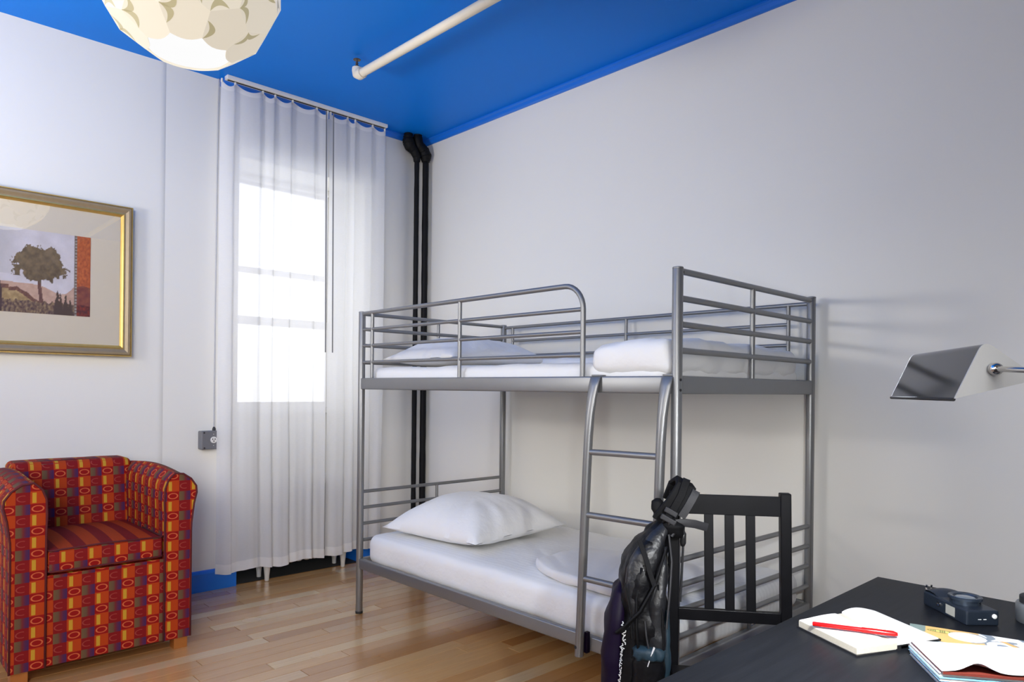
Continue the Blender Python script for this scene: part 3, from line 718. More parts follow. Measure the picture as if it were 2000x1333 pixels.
def art(a, b):
    """a: 0 at the left picture edge of the visible print .. 1 right; b: 0 bottom .. 1 top"""
    n1 = fbm(a * 5, b * 5, 1); n2 = fbm(a * 14, b * 14, 4); n3 = fbm(a * 40, b * 26, 9)
    if a > 0.845:
        c = mixc((196, 104, 48), (150, 62, 30), .5 + n3 * .7)
        if b < .36 + .02 * math.sin((a - .84) * 20): c = mixc((106, 44, 44), (150, 86, 58), .4 + n2 * .6)
        if b < .13 + .03 * n1: c = mixc((74, 14, 24), (150, 50, 20), .35 + n3 * .8)
        return c
    sky = mixc((188, 182, 186), (212, 206, 212), .5 + n1 * .5)
    if a < .2 and b > .45: sky = mixc(sky, (164, 162, 162), .5 * (1 - a / .2))
    c = sky
    if b < .36 - .09 * math.exp(-((a - .66) / .16) ** 2) + .06 * max(0, (a - .72) / .12) - .02 * a: c = mixc((196, 164, 146), (176, 140, 122), .5 + n2 * .6)
    hill = .27 - .16 * max(0, min(1, (a - .18) / .28)) + .015 * n1 * 2
    if a < .10: hill = .30
    if b < hill: c = mixc((176, 150, 104), (138, 112, 76), .5 + n2)
    if abs(b - hill) < .022 and a < .5: c = mixc((92, 54, 52), (120, 80, 64), .5 + n3)
    if b < .145 + .03 * fbm(a * 18, 0, 2): c = mixc((70, 46, 50), (146, 124, 90), .45 + n3 * .9 + .25 * noise.noise(Vector((a * 70, b * 9, 3))))
    if a < .035 and b < .42 - a * 5: c = (62, 40, 44)
    for (tx, th, tw) in ((.625, .30, .040), (.66, .27, .03), (.72, .245, .035), (.77, .19, .03)):
        if abs(a - tx) < tw * (1.15 - b / th) + .012 * n3 and b < th: c = (70, 52, 46)
    # trunk and crown
    if abs(a - .435 - .01 * math.sin(b * 12)) < .020 + .02 * max(0, .2 - b) * 4 and .13 < b < .5: c = mixc((112, 74, 66), (84, 50, 48), .5 + n3)
    ex, ey = (a - .43) / .33, (b - .61) / .235
    d = math.sqrt(ex * ex + ey * ey * (1.0 if ey > 0 else 1.25)) + .36 * fbm(a * 8, b * 8, 7) + .12 * n3
    if b < .45 and abs(ex) < .45: d -= .12
    if (d < .86 or (b < .57 and b > .44 and d < 1.0 and n2 > -.1)): c = mixc((118, 100, 76), (84, 68, 50), .5 + n2 * .8 - (b - .6)); c = mixc(c, (140, 118, 70), max(0, n3) * .5 + max(0, .3 - a) * .8)
    if .815 < a <= .845: c = (150, 146, 140) if (int(b * 52) % 2 == 0 and abs(a - .830) < .010) else mixc((84, 66, 60), (130, 112, 94), .4 + n3 * .3)
    return c
def colgrid(bm, nu, nv, f, colf):
    vs = grid(bm, nu, nv, f); lay = bm.loops.layers.float_color.new('Col'); tab = {}
    for j, row in enumerate(vs):
        for i, v in enumerate(row): tab[v] = (*lin(*colf(i / nu, j / nv)), 1.0)
    for fc in bm.faces:
        for lp in fc.loops: lp[lay] = tab[lp.vert]
PY0, PY1, PZ0, PZ1 = -3.07, -2.260, 1.621, 2.052
bm = bmesh.new(); colgrid(bm, 260, 140, lambda a, b: Vector((0.0095, PY0 + (PY1 - PY0) * a, PZ0 + (PZ1 - PZ0) * b)), lambda a, b: tuple(min(250, c * 1.13 + 4) for c in art((PY0 + (PY1 - PY0) * a + 2.667) / .407, b)))
obj('print', bm, 'art', pic)
bm = bmesh.new(); grid(bm, 1, 1, lambda a, b: Vector((0.013, FY0 + .05 + (FY1 - FY0 - .1) * a, FZ0 + .05 + (FZ1 - FZ0 - .1) * b))); obj('picture_glass', bm, 'picture_glass', pic)

# ================================================================== ARMCHAIR
AX0, AX1, AY0, AY1 = 0.10, 0.872, -2.742, -2.018
ac = thing('armchair', ((AX0 + AX1) / 2, (AY0 + AY1) / 2, 0), 'red, orange and purple patterned club armchair below the framed picture', 'armchair')
def uvbox(o, su=0, sv=0, stripe=False):
    me = o.data; uv = me.uv_layers.new(name='UVMap').data
    for p in me.polygons:
        n = p.normal; a = [abs(n.x), abs(n.y), abs(n.z)]; k = a.index(max(a))
        for li in p.loop_indices:
            c = me.vertices[me.loops[li].vertex_index].co
            uv[li].uv = ((c.y + su, c.z + sv) if k == 0 else ((c.x + su, c.z + sv) if k == 1 else (c.y + su, (.515 * .094 + .0012 * math.sin(c.x * 40)) if stripe else c.x * .9 + sv)))
    return o
def armprof(sgn, yin, yout):
    """cross-section of an arm in y,z: straight inside, flared rounded top outwards"""
    zt = 0.835; w = yout - yin
    P = [(yin, .055), (yin, .62), (yin + w * -.02, .70), (yin + w * .0, .765), (yin + w * .12, .806), (yin + w * .36, zt), (yin + w * .68, zt - .004), (yin + w * .98, zt - .030), (yin + w * 1.18, zt - .066), (yin + w * 1.20, zt - .098), (yin + w * 1.10, zt - .150), (yin + w * 1.01, zt - .24), (yin + w, .55), (yin + w, .055)]
    return P
for yin, yout in ((-2.140, -2.020), (-2.612, -2.738)):
    P = armprof(1, yin, yout)
    # front taper: the arm is slightly lower at the back
    bm = bmesh.new(); N = 14; R = []
    for i in range(N + 1):
        t = i / N; x = AX0 + .05 + (AX1 - AX0 - .05) * t
        R.append([bm.verts.new((x, y, z + (0.020 * math.sin(PI * t) + .006 * (1 - t) if z > .5 else 0))) for y, z in P])
    for a, b in zip(R, R[1:]):
        for k in range(len(P)): bm.faces.new((a[k], a[(k + 1) % len(P)], b[(k + 1) % len(P)], b[k]))
    bm.faces.new(R[0][::-1]); bm.faces.new(R[-1])
    arm = uvbox(obj('arm', bm, 'uphol', ac, 50), .02 if yin < -2.3 else .012, .0)
    loop = [(AX1 + .001, y, z + .003 * (z > .5)) for y, z in P]
    obj('arm_piping', T(loop, .0045, 6), 'piping', arm, True)
# back
bk = softbox(AX0, AX0 + .20, -2.636, -2.118, .30, .868, .035, .03, .003, 5, 4)
for v in bk.verts:
    v.co.x += -(v.co.z - .45) * .12 + .08 * 0; v.co.y = -2.377 + (v.co.y + 2.377) * (1.0 + .04 * max(0, v.co.z - .7) / .17)
b_o = uvbox(obj('backrest', bk, 'uphol', ac, True), .03, .02)
obj('back_piping', T([(AX0 + .148, -2.63, .50), (AX0 + .118, -2.645, .84), (AX0 + .112, -2.625, .862), (AX0 + .110, -2.377, .868), (AX0 + .112, -2.13, .862), (AX0 + .118, -2.110, .84), (AX0 + .148, -2.126, .50)], .004, 6), 'piping', b_o, True)
uvbox(obj('base', B(AX0 + .03, AX1 - .006, -2.612, -2.140, .055, .440, .004), 'uphol', ac), -.012, .0)
ct = softbox(AX0 + .19, AX1 + .004, -2.606, -2.146, .446, .548, .018, .03, .0015, 5, 3, crown=.022)
c_o = uvbox(obj('seat_cushion', ct, 'uphol', ac, True), .02, .075, True)
for z in (.456, .546): obj('cushion_piping', T([(AX1 - .30, -2.604, z), (AX1 - .008, -2.604, z), (AX1 + .002, -2.594, z), (AX1 + .004, -2.376, z + (.006 if z > .5 else 0)), (AX1 + .002, -2.158, z), (AX1 - .008, -2.148, z), (AX1 - .30, -2.148, z)], .0042, 6), 'piping', c_o, True)
uvbox(obj('back_panel', B(AX0, AX0 + .06, -2.735, -2.025, .055, .70, .012), 'uphol', ac), 0, 0)
for x, y in ((AX1 - .045, -2.058), (AX1 - .045, -2.700), (AX0 + .06, -2.07), (AX0 + .06, -2.69)):
    obj('leg', PR([(x - .030, y - .030, 0), (x + .030, y - .030, 0), (x + .030, y + .030, 0), (x - .030, y + .030, 0)], (0, 0, .056)), 'oak_leg', ac)

# ================================================================== DESK
DX, DY, DZ = 3.668, -1.150, 0.740
dk = thing('desk', (4.4, -1.85, 0), 'black-brown wooden desk in the foreground with papers on it', 'desk')
obj('desktop', B(DX, 5.20, -2.60, DY, DZ - .034, DZ, .002, 2), 'desk', dk)
for x, y in ((DX + .03, DY - .03), (5.17, DY - .03), (DX + .03, -2.57), (5.17, -2.57)): obj('leg', B(x - .025, x + .025, y - .025, y + .025, 0, DZ - .034, .003), 'desk', dk)
obj('apron', B(DX + .055, 5.145, DY - .045, DY - .025, DZ - .11, DZ - .034), 'desk', dk)
obj('apron', B(DX + .02, DX + .04, -2.545, DY - .055, DZ - .11, DZ - .034), 'desk', dk)

# ================================================================== CHAIR
CL = Vector((3.197, -1.445, 0)); sd = Vector((.793, .609, 0)).normalized(); td = Vector((sd.y, -sd.x, 0))   # td: towards the desk side
CW = 0.319
ch = thing('dining_chair', CL + sd * CW / 2 + td * .2, 'black slat-back wooden chair with a backpack on its post, beside the desk', 'chair')
XF = Matrix(((sd.x, td.x, 0, CL.x), (sd.y, td.y, 0, CL.y), (0, 0, 1, 0), (0, 0, 0, 1)))
def cbox(x0, x1, y0, y1, z0, z1, bev=.002): return B(x0, x1, y0, y1, z0, z1, bev, 2, XF)
for x, top in ((0.0, .955), (CW, .955)):
    bm = B(x - .0155, x + .0155, -.016, .016, 0, top, .003, 2)
    for v in bm.verts:
        k = max(0, (v.co.z - .45) / .5); v.co.y += -.020 * k * k
        v.co.x += (.012 - .012 * k if x > .1 else 0)
        v.co = XF @ v.co
    obj('back_post', bm, 'black_wood', ch)
def crail(z0, z1, yoff): return cbox(.013, CW - .013, yoff - .009, yoff + .009, z0, z1)
obj('top_rail', crail(.886, .944, -.017), 'black_wood', ch)
obj('lower_rail', crail(.572, .607, -.003), 'black_wood', ch)
for x in (.1005, .1600, .2205):
    bm = B(x - .0132, x + .0132, -.006, .006, .600, .892, .001, 1)
    for v in bm.verts: k = (v.co.z - .6) / .3; v.co.y += -.003 - .013 * k; v.co.x += .0035 * (1 - k); v.co = XF @ v.co
    obj('slat', bm, 'black_wood', ch)
obj('seat', cbox(-.012, CW + .024, .014, .36, .424, .442, .006), 'black_wood', ch)
for x in (.006, CW + .006): obj('front_leg', cbox(x - .016, x + .016, .320, .352, 0, .424), 'black_wood', ch)
for a, b, c, d in ((.006, CW + .006, .325, .345), (.006, CW + .006, 0.004, .014)): obj('seat_rail', cbox(a, b, c, d, .37, .424), 'black_wood', ch)
for x in (.006, CW + .006): obj('seat_rail', cbox(x - .009, x + .009, .014, .325, .37, .424), 'black_wood', ch); obj('stretcher', cbox(x - .008, x + .008, .014, .325, .17, .195), 'black_wood', ch)

# ================================================================== BACKPACK (hangs from the left chair post)
def bp(s, t, z): return CL + sd * s + td * t + Vector((0, 0, z))
bpk = thing('backpack', bp(-.10, 0, .25), 'black backpack hanging by its straps from the chair post', 'backpack')
rows = [(bp(-.012, .0, .888), .012, .016), (bp(-.024, .0, .868), .022, .030), (bp(-.046, -.002, .84), .034, .055), (bp(-.070, -.004, .80), .050, .085), (bp(-.086, -.004, .74), .064, .105), (bp(-.093, -.004, .66), .071, .118), (bp(-.097, -.003, .56), .074, .126), (bp(-.100, -.002, .46), .076, .130), (bp(-.102, 0, .38), .074, .130), (bp(-.100, 0, .32), .064, .122), (bp(-.098, 0, .30), .04, .10)]
obj('main_body', loft(interp(rows, 5), 56, 2.5, sd, td, .020, 2, 20), 'pack', bpk, True)
# front pocket (left side), with a purple flank
rows = [(bp(-.150, .01, .690), .010, .03), (bp(-.158, .01, .66), .022, .075), (bp(-.168, .01, .58), .032, .100), (bp(-.176, .012, .48), .036, .108), (bp(-.178, .012, .39), .034, .108), (bp(-.172, .01, .33), .024, .095)]
obj('front_pocket', loft(interp(rows, 5), 28, 2.8, sd, td, .006, 5, 20), 'pack_purple', bpk, True)
# top flap panel in grey nylon
rows = [(bp(-.020, .028, .872), .012, .012), (bp(-.048, .052, .836), .027, .018), (bp(-.078, .070, .79), .040, .022), (bp(-.098, .084, .74), .044, .024), (bp(-.108, .092, .68), .036, .024), (bp(-.114, .100, .62), .022, .020), (bp(-.116, .103, .59), .008, .012)]
obj('side_panel', loft(interp(rows, 5), 20, 2.2, sd, td, .006, 9, 22), 'pack_grey', bpk, True)
rows = [(bp(-.030, .060, .80), .007, .010), (bp(-.040, .082, .74), .016, .018), (bp(-.050, .096, .68), .022, .022), (bp(-.056, .106, .60), .026, .022), (bp(-.056, .112, .52), .026, .020), (bp(-.058, .114, .46), .020, .016)]
obj('side_panel', loft(interp(rows, 5), 18, 2.2, sd, td, .007, 11, 24), 'pack_grey', bpk, True)
# mesh bottle pocket with gathered band
rows = [(bp(-.076, .112, .505), .040, .032), (bp(-.076, .114, .48), .046, .034), (bp(-.078, .112, .40), .048, .034), (bp(-.080, .106, .32), .042, .026)]
bq = obj('bottle_pocket', loft(interp(rows, 4), 24, 2.4, sd, td, .004, 3, 40), 'pack', bpk, True)
rows = [(bp(-.075, .112, .527), .036, .036), (bp(-.076, .114, .518), .044, .040), (bp(-.076, .114, .502), .046, .041), (bp(-.076, .113, .492), .041, .037)]
obj('elastic_band', loft(rows, 48, 2.4, sd, td, .012, 7, 75), 'pack_blue', bq, True)
rows = [(bp(-.024, .085, .62), .005, .010), (bp(-.026, .092, .54), .012, .016), (bp(-.028, .094, .46), .015, .018), (bp(-.034, .09, .39), .012, .014)]
obj('mesh_panel', loft(interp(rows, 4), 16, 2.2, sd, td, .004, 6, 30), 'pack_blue', bpk, True)
# straps: dark crossing compression straps
def strap(pts, w, th, mat, name, parent, wdir):
    bm = bmesh.new(); P = [Vector(p) for p in pts]; R = []
    wd = Vector(wdir).normalized()
    for i, p in enumerate(P):
        t = (P[min(i + 1, len(P) - 1)] - P[max(i - 1, 0)]).normalized(); ww = (wd - t * wd.dot(t)).normalized(); nn = t.cross(ww)
        R.append([bm.verts.new(p + ww * a * w / 2 + nn * b * th / 2) for a, b in ((-1, -.6), (-.9, -1), (.9, -1), (1, -.6), (1, .6), (.9, 1), (-.9, 1), (-1, .6))])
    for a, b in zip(R, R[1:]):
        for k in range(8): bm.faces.new((a[k], a[(k + 1) % 8], b[(k + 1) % 8], b[k]))
    bm.faces.new(R[0][::-1]); bm.faces.new(R[-1]); return obj(name, bm, mat, parent, 40)
strap([bp(-.105, .088, .82), bp(-.085, .112, .77), bp(-.075, .122, .735), bp(-.062, .126, .70)], .014, .005, 'pad', 'compression_strap', bpk, sd)
strap([bp(-.030, .078, .79), bp(-.062, .122, .70), bp(-.100, .136, .63), bp(-.140, .132, .585), bp(-.165, .120, .56)], .018, .006, 'pad', 'compression_strap', bpk, td + Vector((0, 0, 1)))
# zips
obj('zip', T([bp(-.020, .060, .835), bp(-.012, .080, .76), bp(-.018, .104, .68), bp(-.028, .122, .58)], .0035, 6), 'webbing', bpk)
obj('zip', T([bp(-.088, .128, .60), bp(-.084, .136, .56), bp(-.074, .140, .51), bp(-.066, .142, .48)], .0028, 6), 'webbing', bpk)
zp = obj('zip', T([bp(-.145, .108, .70), bp(-.128, .124, .62), bp(-.124, .130, .55)], .0028, 6), 'pad', bpk)
obj('zip_pull', T([bp(-.062, .150, .535), bp(-.070, .152, .515), bp(-.080, .150, .480)], [.0032, .002, .0015], 6), 'print_white', bpk)
seams = [[bp(-.060, .050, .835), bp(-.100, .072, .775), bp(-.130, .084, .70), bp(-.140, .092, .60)],
         [bp(-.098, .104, .745), bp(-.112, .118, .66), bp(-.112, .128, .58), bp(-.104, .134, .50)],
         [bp(-.052, .108, .70), bp(-.040, .122, .62), bp(-.036, .128, .54), bp(-.042, .128, .47)]]
for q in seams: obj('seam_binding', T(q, .0042, 6), 'pad', bpk, True)
# illegible white lettering down the edge of the front pocket
rl = random.Random(4); bm = bmesh.new(); z = .592
while z > .40:
    h = .020 if z > .53 else .008; wdt = .016 if z > .53 else .006; y = .106 + (.59 - z) * .04; sx = -.146 - (.592 - z) * .075
    q = [bp(sx + rl.uniform(-wdt, wdt) * .6, y + .010 + rl.uniform(0, .003), z - h * k / 4) for k in range(4)]
    tube(bm, q, .0017 if z > .53 else .0011, 5); z -= h * .62
obj('lettering', bm, 'print_white', bpk)
# purple piping on the pocket corner
obj('piping', T([bp(-.150, .118, .40), bp(-.180, .125, .375), bp(-.208, .105, .345), bp(-.212, .09, .30)], .003, 6), plain('purple_piping', (.07, .015, .12), .5), bpk)
# shoulder strap pad folded over the top of the post, with buckle and webbing
strap([bp(-.040, .028, .865), bp(-.028, .032, .885), bp(-.004, .036, .915), bp(.018, .036, .950), bp(.030, .026, .972), bp(.026, .0, .982), bp(.010, -.026, .965), bp(-.005, -.034, .92)], .060, .017, 'pad', 'shoulder_strap', bpk, sd * 1.0 + Vector((0, 0, -.45)))
strap([bp(.016, .046, .885), bp(.034, .047, .915), bp(.052, .044, .948), bp(.058, .036, .960)], .024, .010, 'webbing', 'strap_edge', bpk, sd * 1.0 + Vector((0, 0, -.45)))
strap([bp(-.024, .050, .880), bp(-.004, .052, .912), bp(.016, .050, .950), bp(.026, .040, .978), bp(.032, .030, .994)], .022, .006, 'pad', 'webbing_strap', bpk, sd * 1.0 + Vector((0, 0, -.45)))
obj('tri_glide_buckle', B(-.020, .020, -.005, .005, -.008, .008, .003, 2, Matrix.Translation(bp(-.014, .058, .900)) @ Matrix(((sd.x, td.x, 0, 0), (sd.y, td.y, 0, 0), (0, 0, 1, 0), (0, 0, 0, 1))) @ Matrix.Rotation(math.radians(28), 4, 'Y')), 'webbing', bpk)
obj('tri_glide_buckle', B(-.024, .024, -.006, .006, -.008, .008, .003, 2, Matrix.Translation(bp(-.022, .060, .878)) @ Matrix(((sd.x, td.x, 0, 0), (sd.y, td.y, 0, 0), (0, 0, 1, 0), (0, 0, 0, 1))) @ Matrix.Rotation(math.radians(28), 4, 'Y')), 'webbing', bpk)
obj('shoulder_strap', loft(interp([(bp(-.050, .012, .932), .008, .008), (bp(-.052, .014, .924), .017, .014), (bp(-.049, .016, .90), .020, .016), (bp(-.042, .018, .88), .016, .014), (bp(-.034, .020, .86), .012, .012)], 4), 16, 2.2, sd, td, .002, 4, 40), 'pad', bpk, True)
obj('haul_loop', T([bp(-.036, .050, .868), bp(-.030, .062, .880), bp(-.018, .062, .872), bp(-.022, .056, .856)], .005, 8), 'buckle', bpk, True)
rows = [(bp(-.012, .038, .872), .024, .020), (bp(-.006, .040, .858), .032, .024), (bp(-.004, .036, .838), .028, .022), (bp(.000, .030, .822), .020, .016)]
obj('strap_knot', loft(interp(rows, 3), 16, 2.2, sd, td, .006, 8, 40), 'pad', bpk, True)
strap([bp(.000, .048, .866), bp(.028, .044, .868), bp(.056, .036, .864), bp(.084, .022, .855), bp(.094, .018, .852)], .024, .004, 'webbing', 'hip_belt_end', bpk, (0, 0, 1))
obj('cord_lock', T([bp(-.012, .052, .828), bp(-.002, .050, .842), bp(.004, .046, .848)], .005, 8), 'webbing', bpk)
strap([bp(.026, .012, .90), bp(.027, .0, .82), bp(.024, -.014, .70), bp(.021, -.022, .62)], .016, .006, 'webbing', 'webbing_strap', bpk, td)
obj('ladder_lock', loft([(bp(.025, .0, .835), .006, .008), (bp(.026, .0, .828), .009, .013), (bp(.026, -.002, .800), .009, .013), (bp(.025, -.004, .790), .006, .009)], 12, 2.6, sd, td), 'buckle', bpk, True)

# ================================================================== DESK LAMP
P0 = Vector((4.162, -2.239, 1.3215)); ax = Vector((-.5544, .8322, 0)); LN = .257
F0, K0, PV = Vector((4.135, -2.257, 1.248)), Vector((4.213, -2.205, 1.273)), Vector((4.171, -2.233, 1.285))
dl = thing('desk_lamp', (4.52, -2.10, DZ), 'nickel desk lamp with a folded triangular shade, leaning in from the right edge', 'lamp')
def inset(p, q, d): return p + (q - p).normalized() * d
# shade: bent sheet with rounded ridge, two triangular end caps
def ridge():
    a, b = inset(P0, F0, .014), inset(P0, K0, .014); return [(a * (1 - t) ** 2 + P0 * (2 * t * (1 - t)) + b * t ** 2) for t in [k / 10 for k in range(11)]]
sec = [F0] + ridge() + [K0]; cenL = (F0 + K0 + P0) / 3
inn = [p + (cenL - p).normalized() * .0035 for p in sec]
inn[0] = F0.lerp(K0, .03); inn[-1] = K0.lerp(F0, .03)
bm = bmesh.new(); N = 1; rings = []
loop = sec + inn[::-1]
a_ = [bm.verts.new(p) for p in loop]; b_ = [bm.verts.new(p + ax * LN) for p in loop]
for i in range(len(loop)): j = (i + 1) % len(loop); bm.faces.new((a_[i], a_[j], b_[j], b_[i]))
n_ = len(sec)
for ring_ in (a_, b_):
    for i in range(n_ - 1): bm.faces.new((ring_[i], ring_[i + 1], ring_[2 * n_ - 2 - i], ring_[2 * n_ - 1 - i]))
sh = obj('lamp_shade', bm, 'shade', dl, 40)
obj('shade_lip', T([F0 + Vector((0, 0, -.001)) - ax * .001, F0 + Vector((0, 0, -.001)) + ax * LN], .0022, 8), 'rubber', dl)
for k, off in ((0, -.0025), (1, LN)):
    tri = [F0] + ridge() + [K0]; obj('end_cap', PR([p + ax * off for p in tri], ax * .0025), 'lamp_cap', dl)
obj('bulb', T([cenL + ax * .04 + Vector((0, 0, -.004)), cenL + ax * (LN - .04) + Vector((0, 0, -.004))], .010, 10), emit('desk_bulb_glow', (1, .97, .92), 3.0), dl)
obj('pivot_knob', LT(PV - ax * .0025, [(.0055, 0), (.0078, .003), (.0075, .009), (.005, .012)], 16, -ax), 'chrome', dl, 40)
J = PV - ax * .13 + Vector((0.012, .008, -.006))
obj('pivot_arm', T([PV - ax * .010, J], .0036, 10), 'chrome', dl, 40)
BC = Vector((4.52, -2.10, DZ))
obj('stem', T([K0 + ax * .03 + Vector((-.004, 0, .004)), K0 + ax * .03 + Vector((.008, .008, -.016)), BC + Vector((0, 0, .02))], .0042, 10), 'lamp_white', dl, 40)
obj('stem', T([J, BC + Vector((-.01, 0, .02))], .0042, 10), 'chrome', dl, 40)
obj('lamp_base', LT(BC, [(.085, 0), (.085, .010), (.075, .018), (.02, .022)], 28), 'chrome', dl, 40)
ll = bpy.data.lights.new('desk_lamp_light', 'AREA'); ll.shape = 'RECTANGLE'; ll.size = .16; ll.size_y = .03; ll.energy = 22.0; ll.color = (.96, .985, 1)
lo = bpy.data.objects.new('desk_lamp_light', ll); COL.objects.link(lo); lo.location = cenL + ax * (LN / 2) + Vector((-.004, -.003, -.022))
zdir = Vector((.34, -.80, .75)).normalized(); xdir = (ax - zdir * ax.dot(zdir)).normalized(); ydir = zdir.cross(xdir)
lo.rotation_euler = Matrix((xdir, ydir, zdir)).transposed().to_euler()

# ================================================================== THINGS ON THE DESK
# open notebook
nbk = thing('notebook', (3.83, -1.68, DZ), 'open cream-paged notebook with black cover, red pen lying on it', 'notebook')
A_, B_, C_, D_ = Vector((3.712, -1.742, 0)), Vector((3.862, -1.822, 0)), Vector((3.905, -1.730, 0)), Vector((3.754, -1.618, 0))
E_, F_ = Vector((3.795, -1.532, 0)), Vector((3.950, -1.626, 0))
def quad_block(p, z0, zf, nu, nv, mat_top):
    """page block: corners p0..p3 (u from p0->p1, v from p0->p3), top height zf(u,v)"""
    bm = bmesh.new()
    def at(u, v): return p[0].lerp(p[1], u).lerp(p[3].lerp(p[2], u), v)
    top = grid(bm, nu, nv, lambda u, v: at(u, v) + Vector((0, 0, zf(u, v))))
    bot = grid(bm, nu, nv, lambda u, v: at(u, v) + Vector((0, 0, z0)))
    for row_t, row_b in ((top[0], bot[0]), (top[-1], bot[-1])):
        for i in range(nu): bm.faces.new((row_t[i], row_t[i + 1], row_b[i + 1], row_b[i]))
    for k in (0, -1):
        for j in range(nv): bm.faces.new((top[j][k], top[j + 1][k], bot[j + 1][k], bot[j][k]))
    return bm
cv = bmesh.new(); e = .005
def off(p, q): return p + (p - q).normalized() * e
cen1 = (A_ + B_ + C_ + D_) / 4
prism(cv, [off(A_, cen1) + Vector((0, 0, DZ)), off(B_, cen1) + Vector((0, 0, DZ)), C_ + Vector((0, 0, DZ)), D_ + Vector((0, 0, DZ))], (0, 0, .003))
obj('left_cover', cv, 'cover_black', nbk)
obj('left_pages', quad_block([A_, B_, C_, D_], DZ + .003, lambda u, v: DZ + .0175 + .004 * math.sin(PI * min(1, v * 1.1)) * v - .006 * max(0, v - .85) / .15, 10, 12, 'paper'), 'paper', nbk, 30)
obj('page_edges', quad_block([A_ - (C_ - A_).normalized() * .0008, B_ + (B_ - D_).normalized() * .0008, C_ + (C_ - D_).normalized() * .0004, D_], DZ + .004, lambda u, v: DZ + .0158, 2, 2, ''), 'paper_edge', nbk)
cv = bmesh.new(); prism(cv, [p + Vector((0, 0, DZ + .0085)) for p in (D_, C_, off(F_, cen1), off(E_, cen1))], (0, 0, .0025)); obj('right_cover', cv, 'cover_black', nbk)
obj('spine', quad_block([D_.lerp(E_, -.02), C_.lerp(F_, -.02), C_.lerp(F_, .1), D_.lerp(E_, .1)], DZ, lambda u, v: DZ + .011, 3, 2, ''), 'cover_black', nbk)
obj('right_pages', quad_block([D_, C_, F_, E_], DZ + .011, lambda u, v: DZ + .013 + .016 * math.sin(PI * min(1, v * .9 + .1)) ** .8 * (1 - .55 * v) * (1 - .4 * u), 12, 14, 'paper'), 'paper', nbk, 30)
# red pen
pn = thing('pen', (3.80, -1.752, DZ + .02), 'red capped pen lying across the left page of the notebook', 'pen')
pa, pb = Vector((3.7535, -1.7715, DZ + .0262)), Vector((3.9015, -1.7150, DZ + .0285))
pe_d = (pb - pa)
obj('barrel', T([pa, pa + pe_d * .01, pa + pe_d * .60], [.0036, .0047, .0047], 12), 'red', pn, 40)
cp = obj('cap', T([pa + pe_d * .585, pa + pe_d * .60, pa + pe_d * .96, pb], [.0052, .0055, .0052, .0032], 12), 'red', pn, 40)
obj('clip', T([pa + pe_d * .66 + Vector((.001, -.001, .0068)), pa + pe_d * .96 + Vector((.001, -.001, .0070))], .0013, 6), 'red', cp)
# magazines
gx = Vector((.818, .575, 0)).normalized(); gy = Vector((gx.y, -gx.x, 0))   # gy: towards the viewer
MO = Vector((3.930, -1.735, 0))
mags = ['pale blue-edged magazine at the bottom of the desk pile', 'pink-edged magazine, second from the bottom of the desk pile', 'blue-edged magazine in the middle of the desk pile', 'white-edged magazine second from the top of the desk pile']
mcols = [(.30, .42, .55), (.55, .30, .28), (.16, .36, .52), (.72, .75, .78)]
z = DZ
for i, (lb, mc) in enumerate(zip(mags, mcols)):
    r = thing('magazine', MO + gx * .13 + gy * .08 + Vector((0, 0, z)), lb, 'magazine', 'magazines stacked on the desk')
    o_ = MO + gx * (.004 * (i % 2) - .002 * i) + gy * (.003 * ((i * 7) % 3) - .003); w, d, th = .285, .160 - .002 * i, .0058
    rnd = random.Random(i)
    def P4(e): return [o_ + gx * e + gy * e, o_ + gx * (w - e) + gy * e, o_ + gx * (w - e) + gy * (d - e), o_ + gx * e + gy * (d - e)]
    wv = lambda u, v, k: .0012 * noise.noise(Vector((u * 4, v * 3, k)))
    obj('pages', quad_block(P4(.0015), z + .0006, lambda u, v: z + th - .0009, 12, 6, ''), 'paper', r)
    covm = plain('magazine_cover_paper', mc, .35, var=.5, scale=90)
    obj('cover', quad_block(P4(0), z + th - .0008, lambda u, v: z + th + 0 * u, 12, 6, ''), covm, r); obj('cover', quad_block(P4(0), z, lambda u, v: z + .0007, 2, 2, ''), covm, r)
    z += th + .0001
r = thing('magazine', MO + gx * .13 + gy * .08 + Vector((0, 0, z)), 'topmost magazine of the desk pile, open at a blank white page with a curled corner', 'magazine', 'magazines stacked on the desk')
def curl(u, v): return z + .006 + .016 * math.exp(-((u - .20) / .085) ** 2) * max(0, (v - .70) / .30) ** 1.5 + .003 * math.sin(u * 3) * v
c4 = [MO + gx * .0, MO + gx * .285, MO + gx * .285 + gy * .157, MO + gx * .0 + gy * .157]
obj('pages', quad_block([MO + gx * .002 + gy * .001, MO + gx * .284 + gy * .001, MO + gx * .284 + gy * .157, MO + gx * .002 + gy * .157], z, lambda u, v: z + .0045, 4, 4, ''), 'mag_red', r)
obj('white_page', quad_block(c4, z + .0046, curl, 50, 20, ''), 'mag_white', r, 30) if False else None
bm = bmesh.new(); grid(bm, 50, 20, lambda u, v: c4[0].lerp(c4[1], u).lerp(c4[3].lerp(c4[2], u), v) + gy * (.006 * noise.noise(Vector((u * 5, 0, 2))) * v) + Vector((0, 0, curl(u, v))))
grid(bm, 50, 20, lambda u, v: c4[0].lerp(c4[1], u).lerp(c4[3].lerp(c4[2], u), v) + gy * (.006 * noise.noise(Vector((u * 5, 0, 2))) * v) + Vector((0, 0, curl(u, v) - .0006)))
obj('white_page', bm, 'mag_white', r, True)
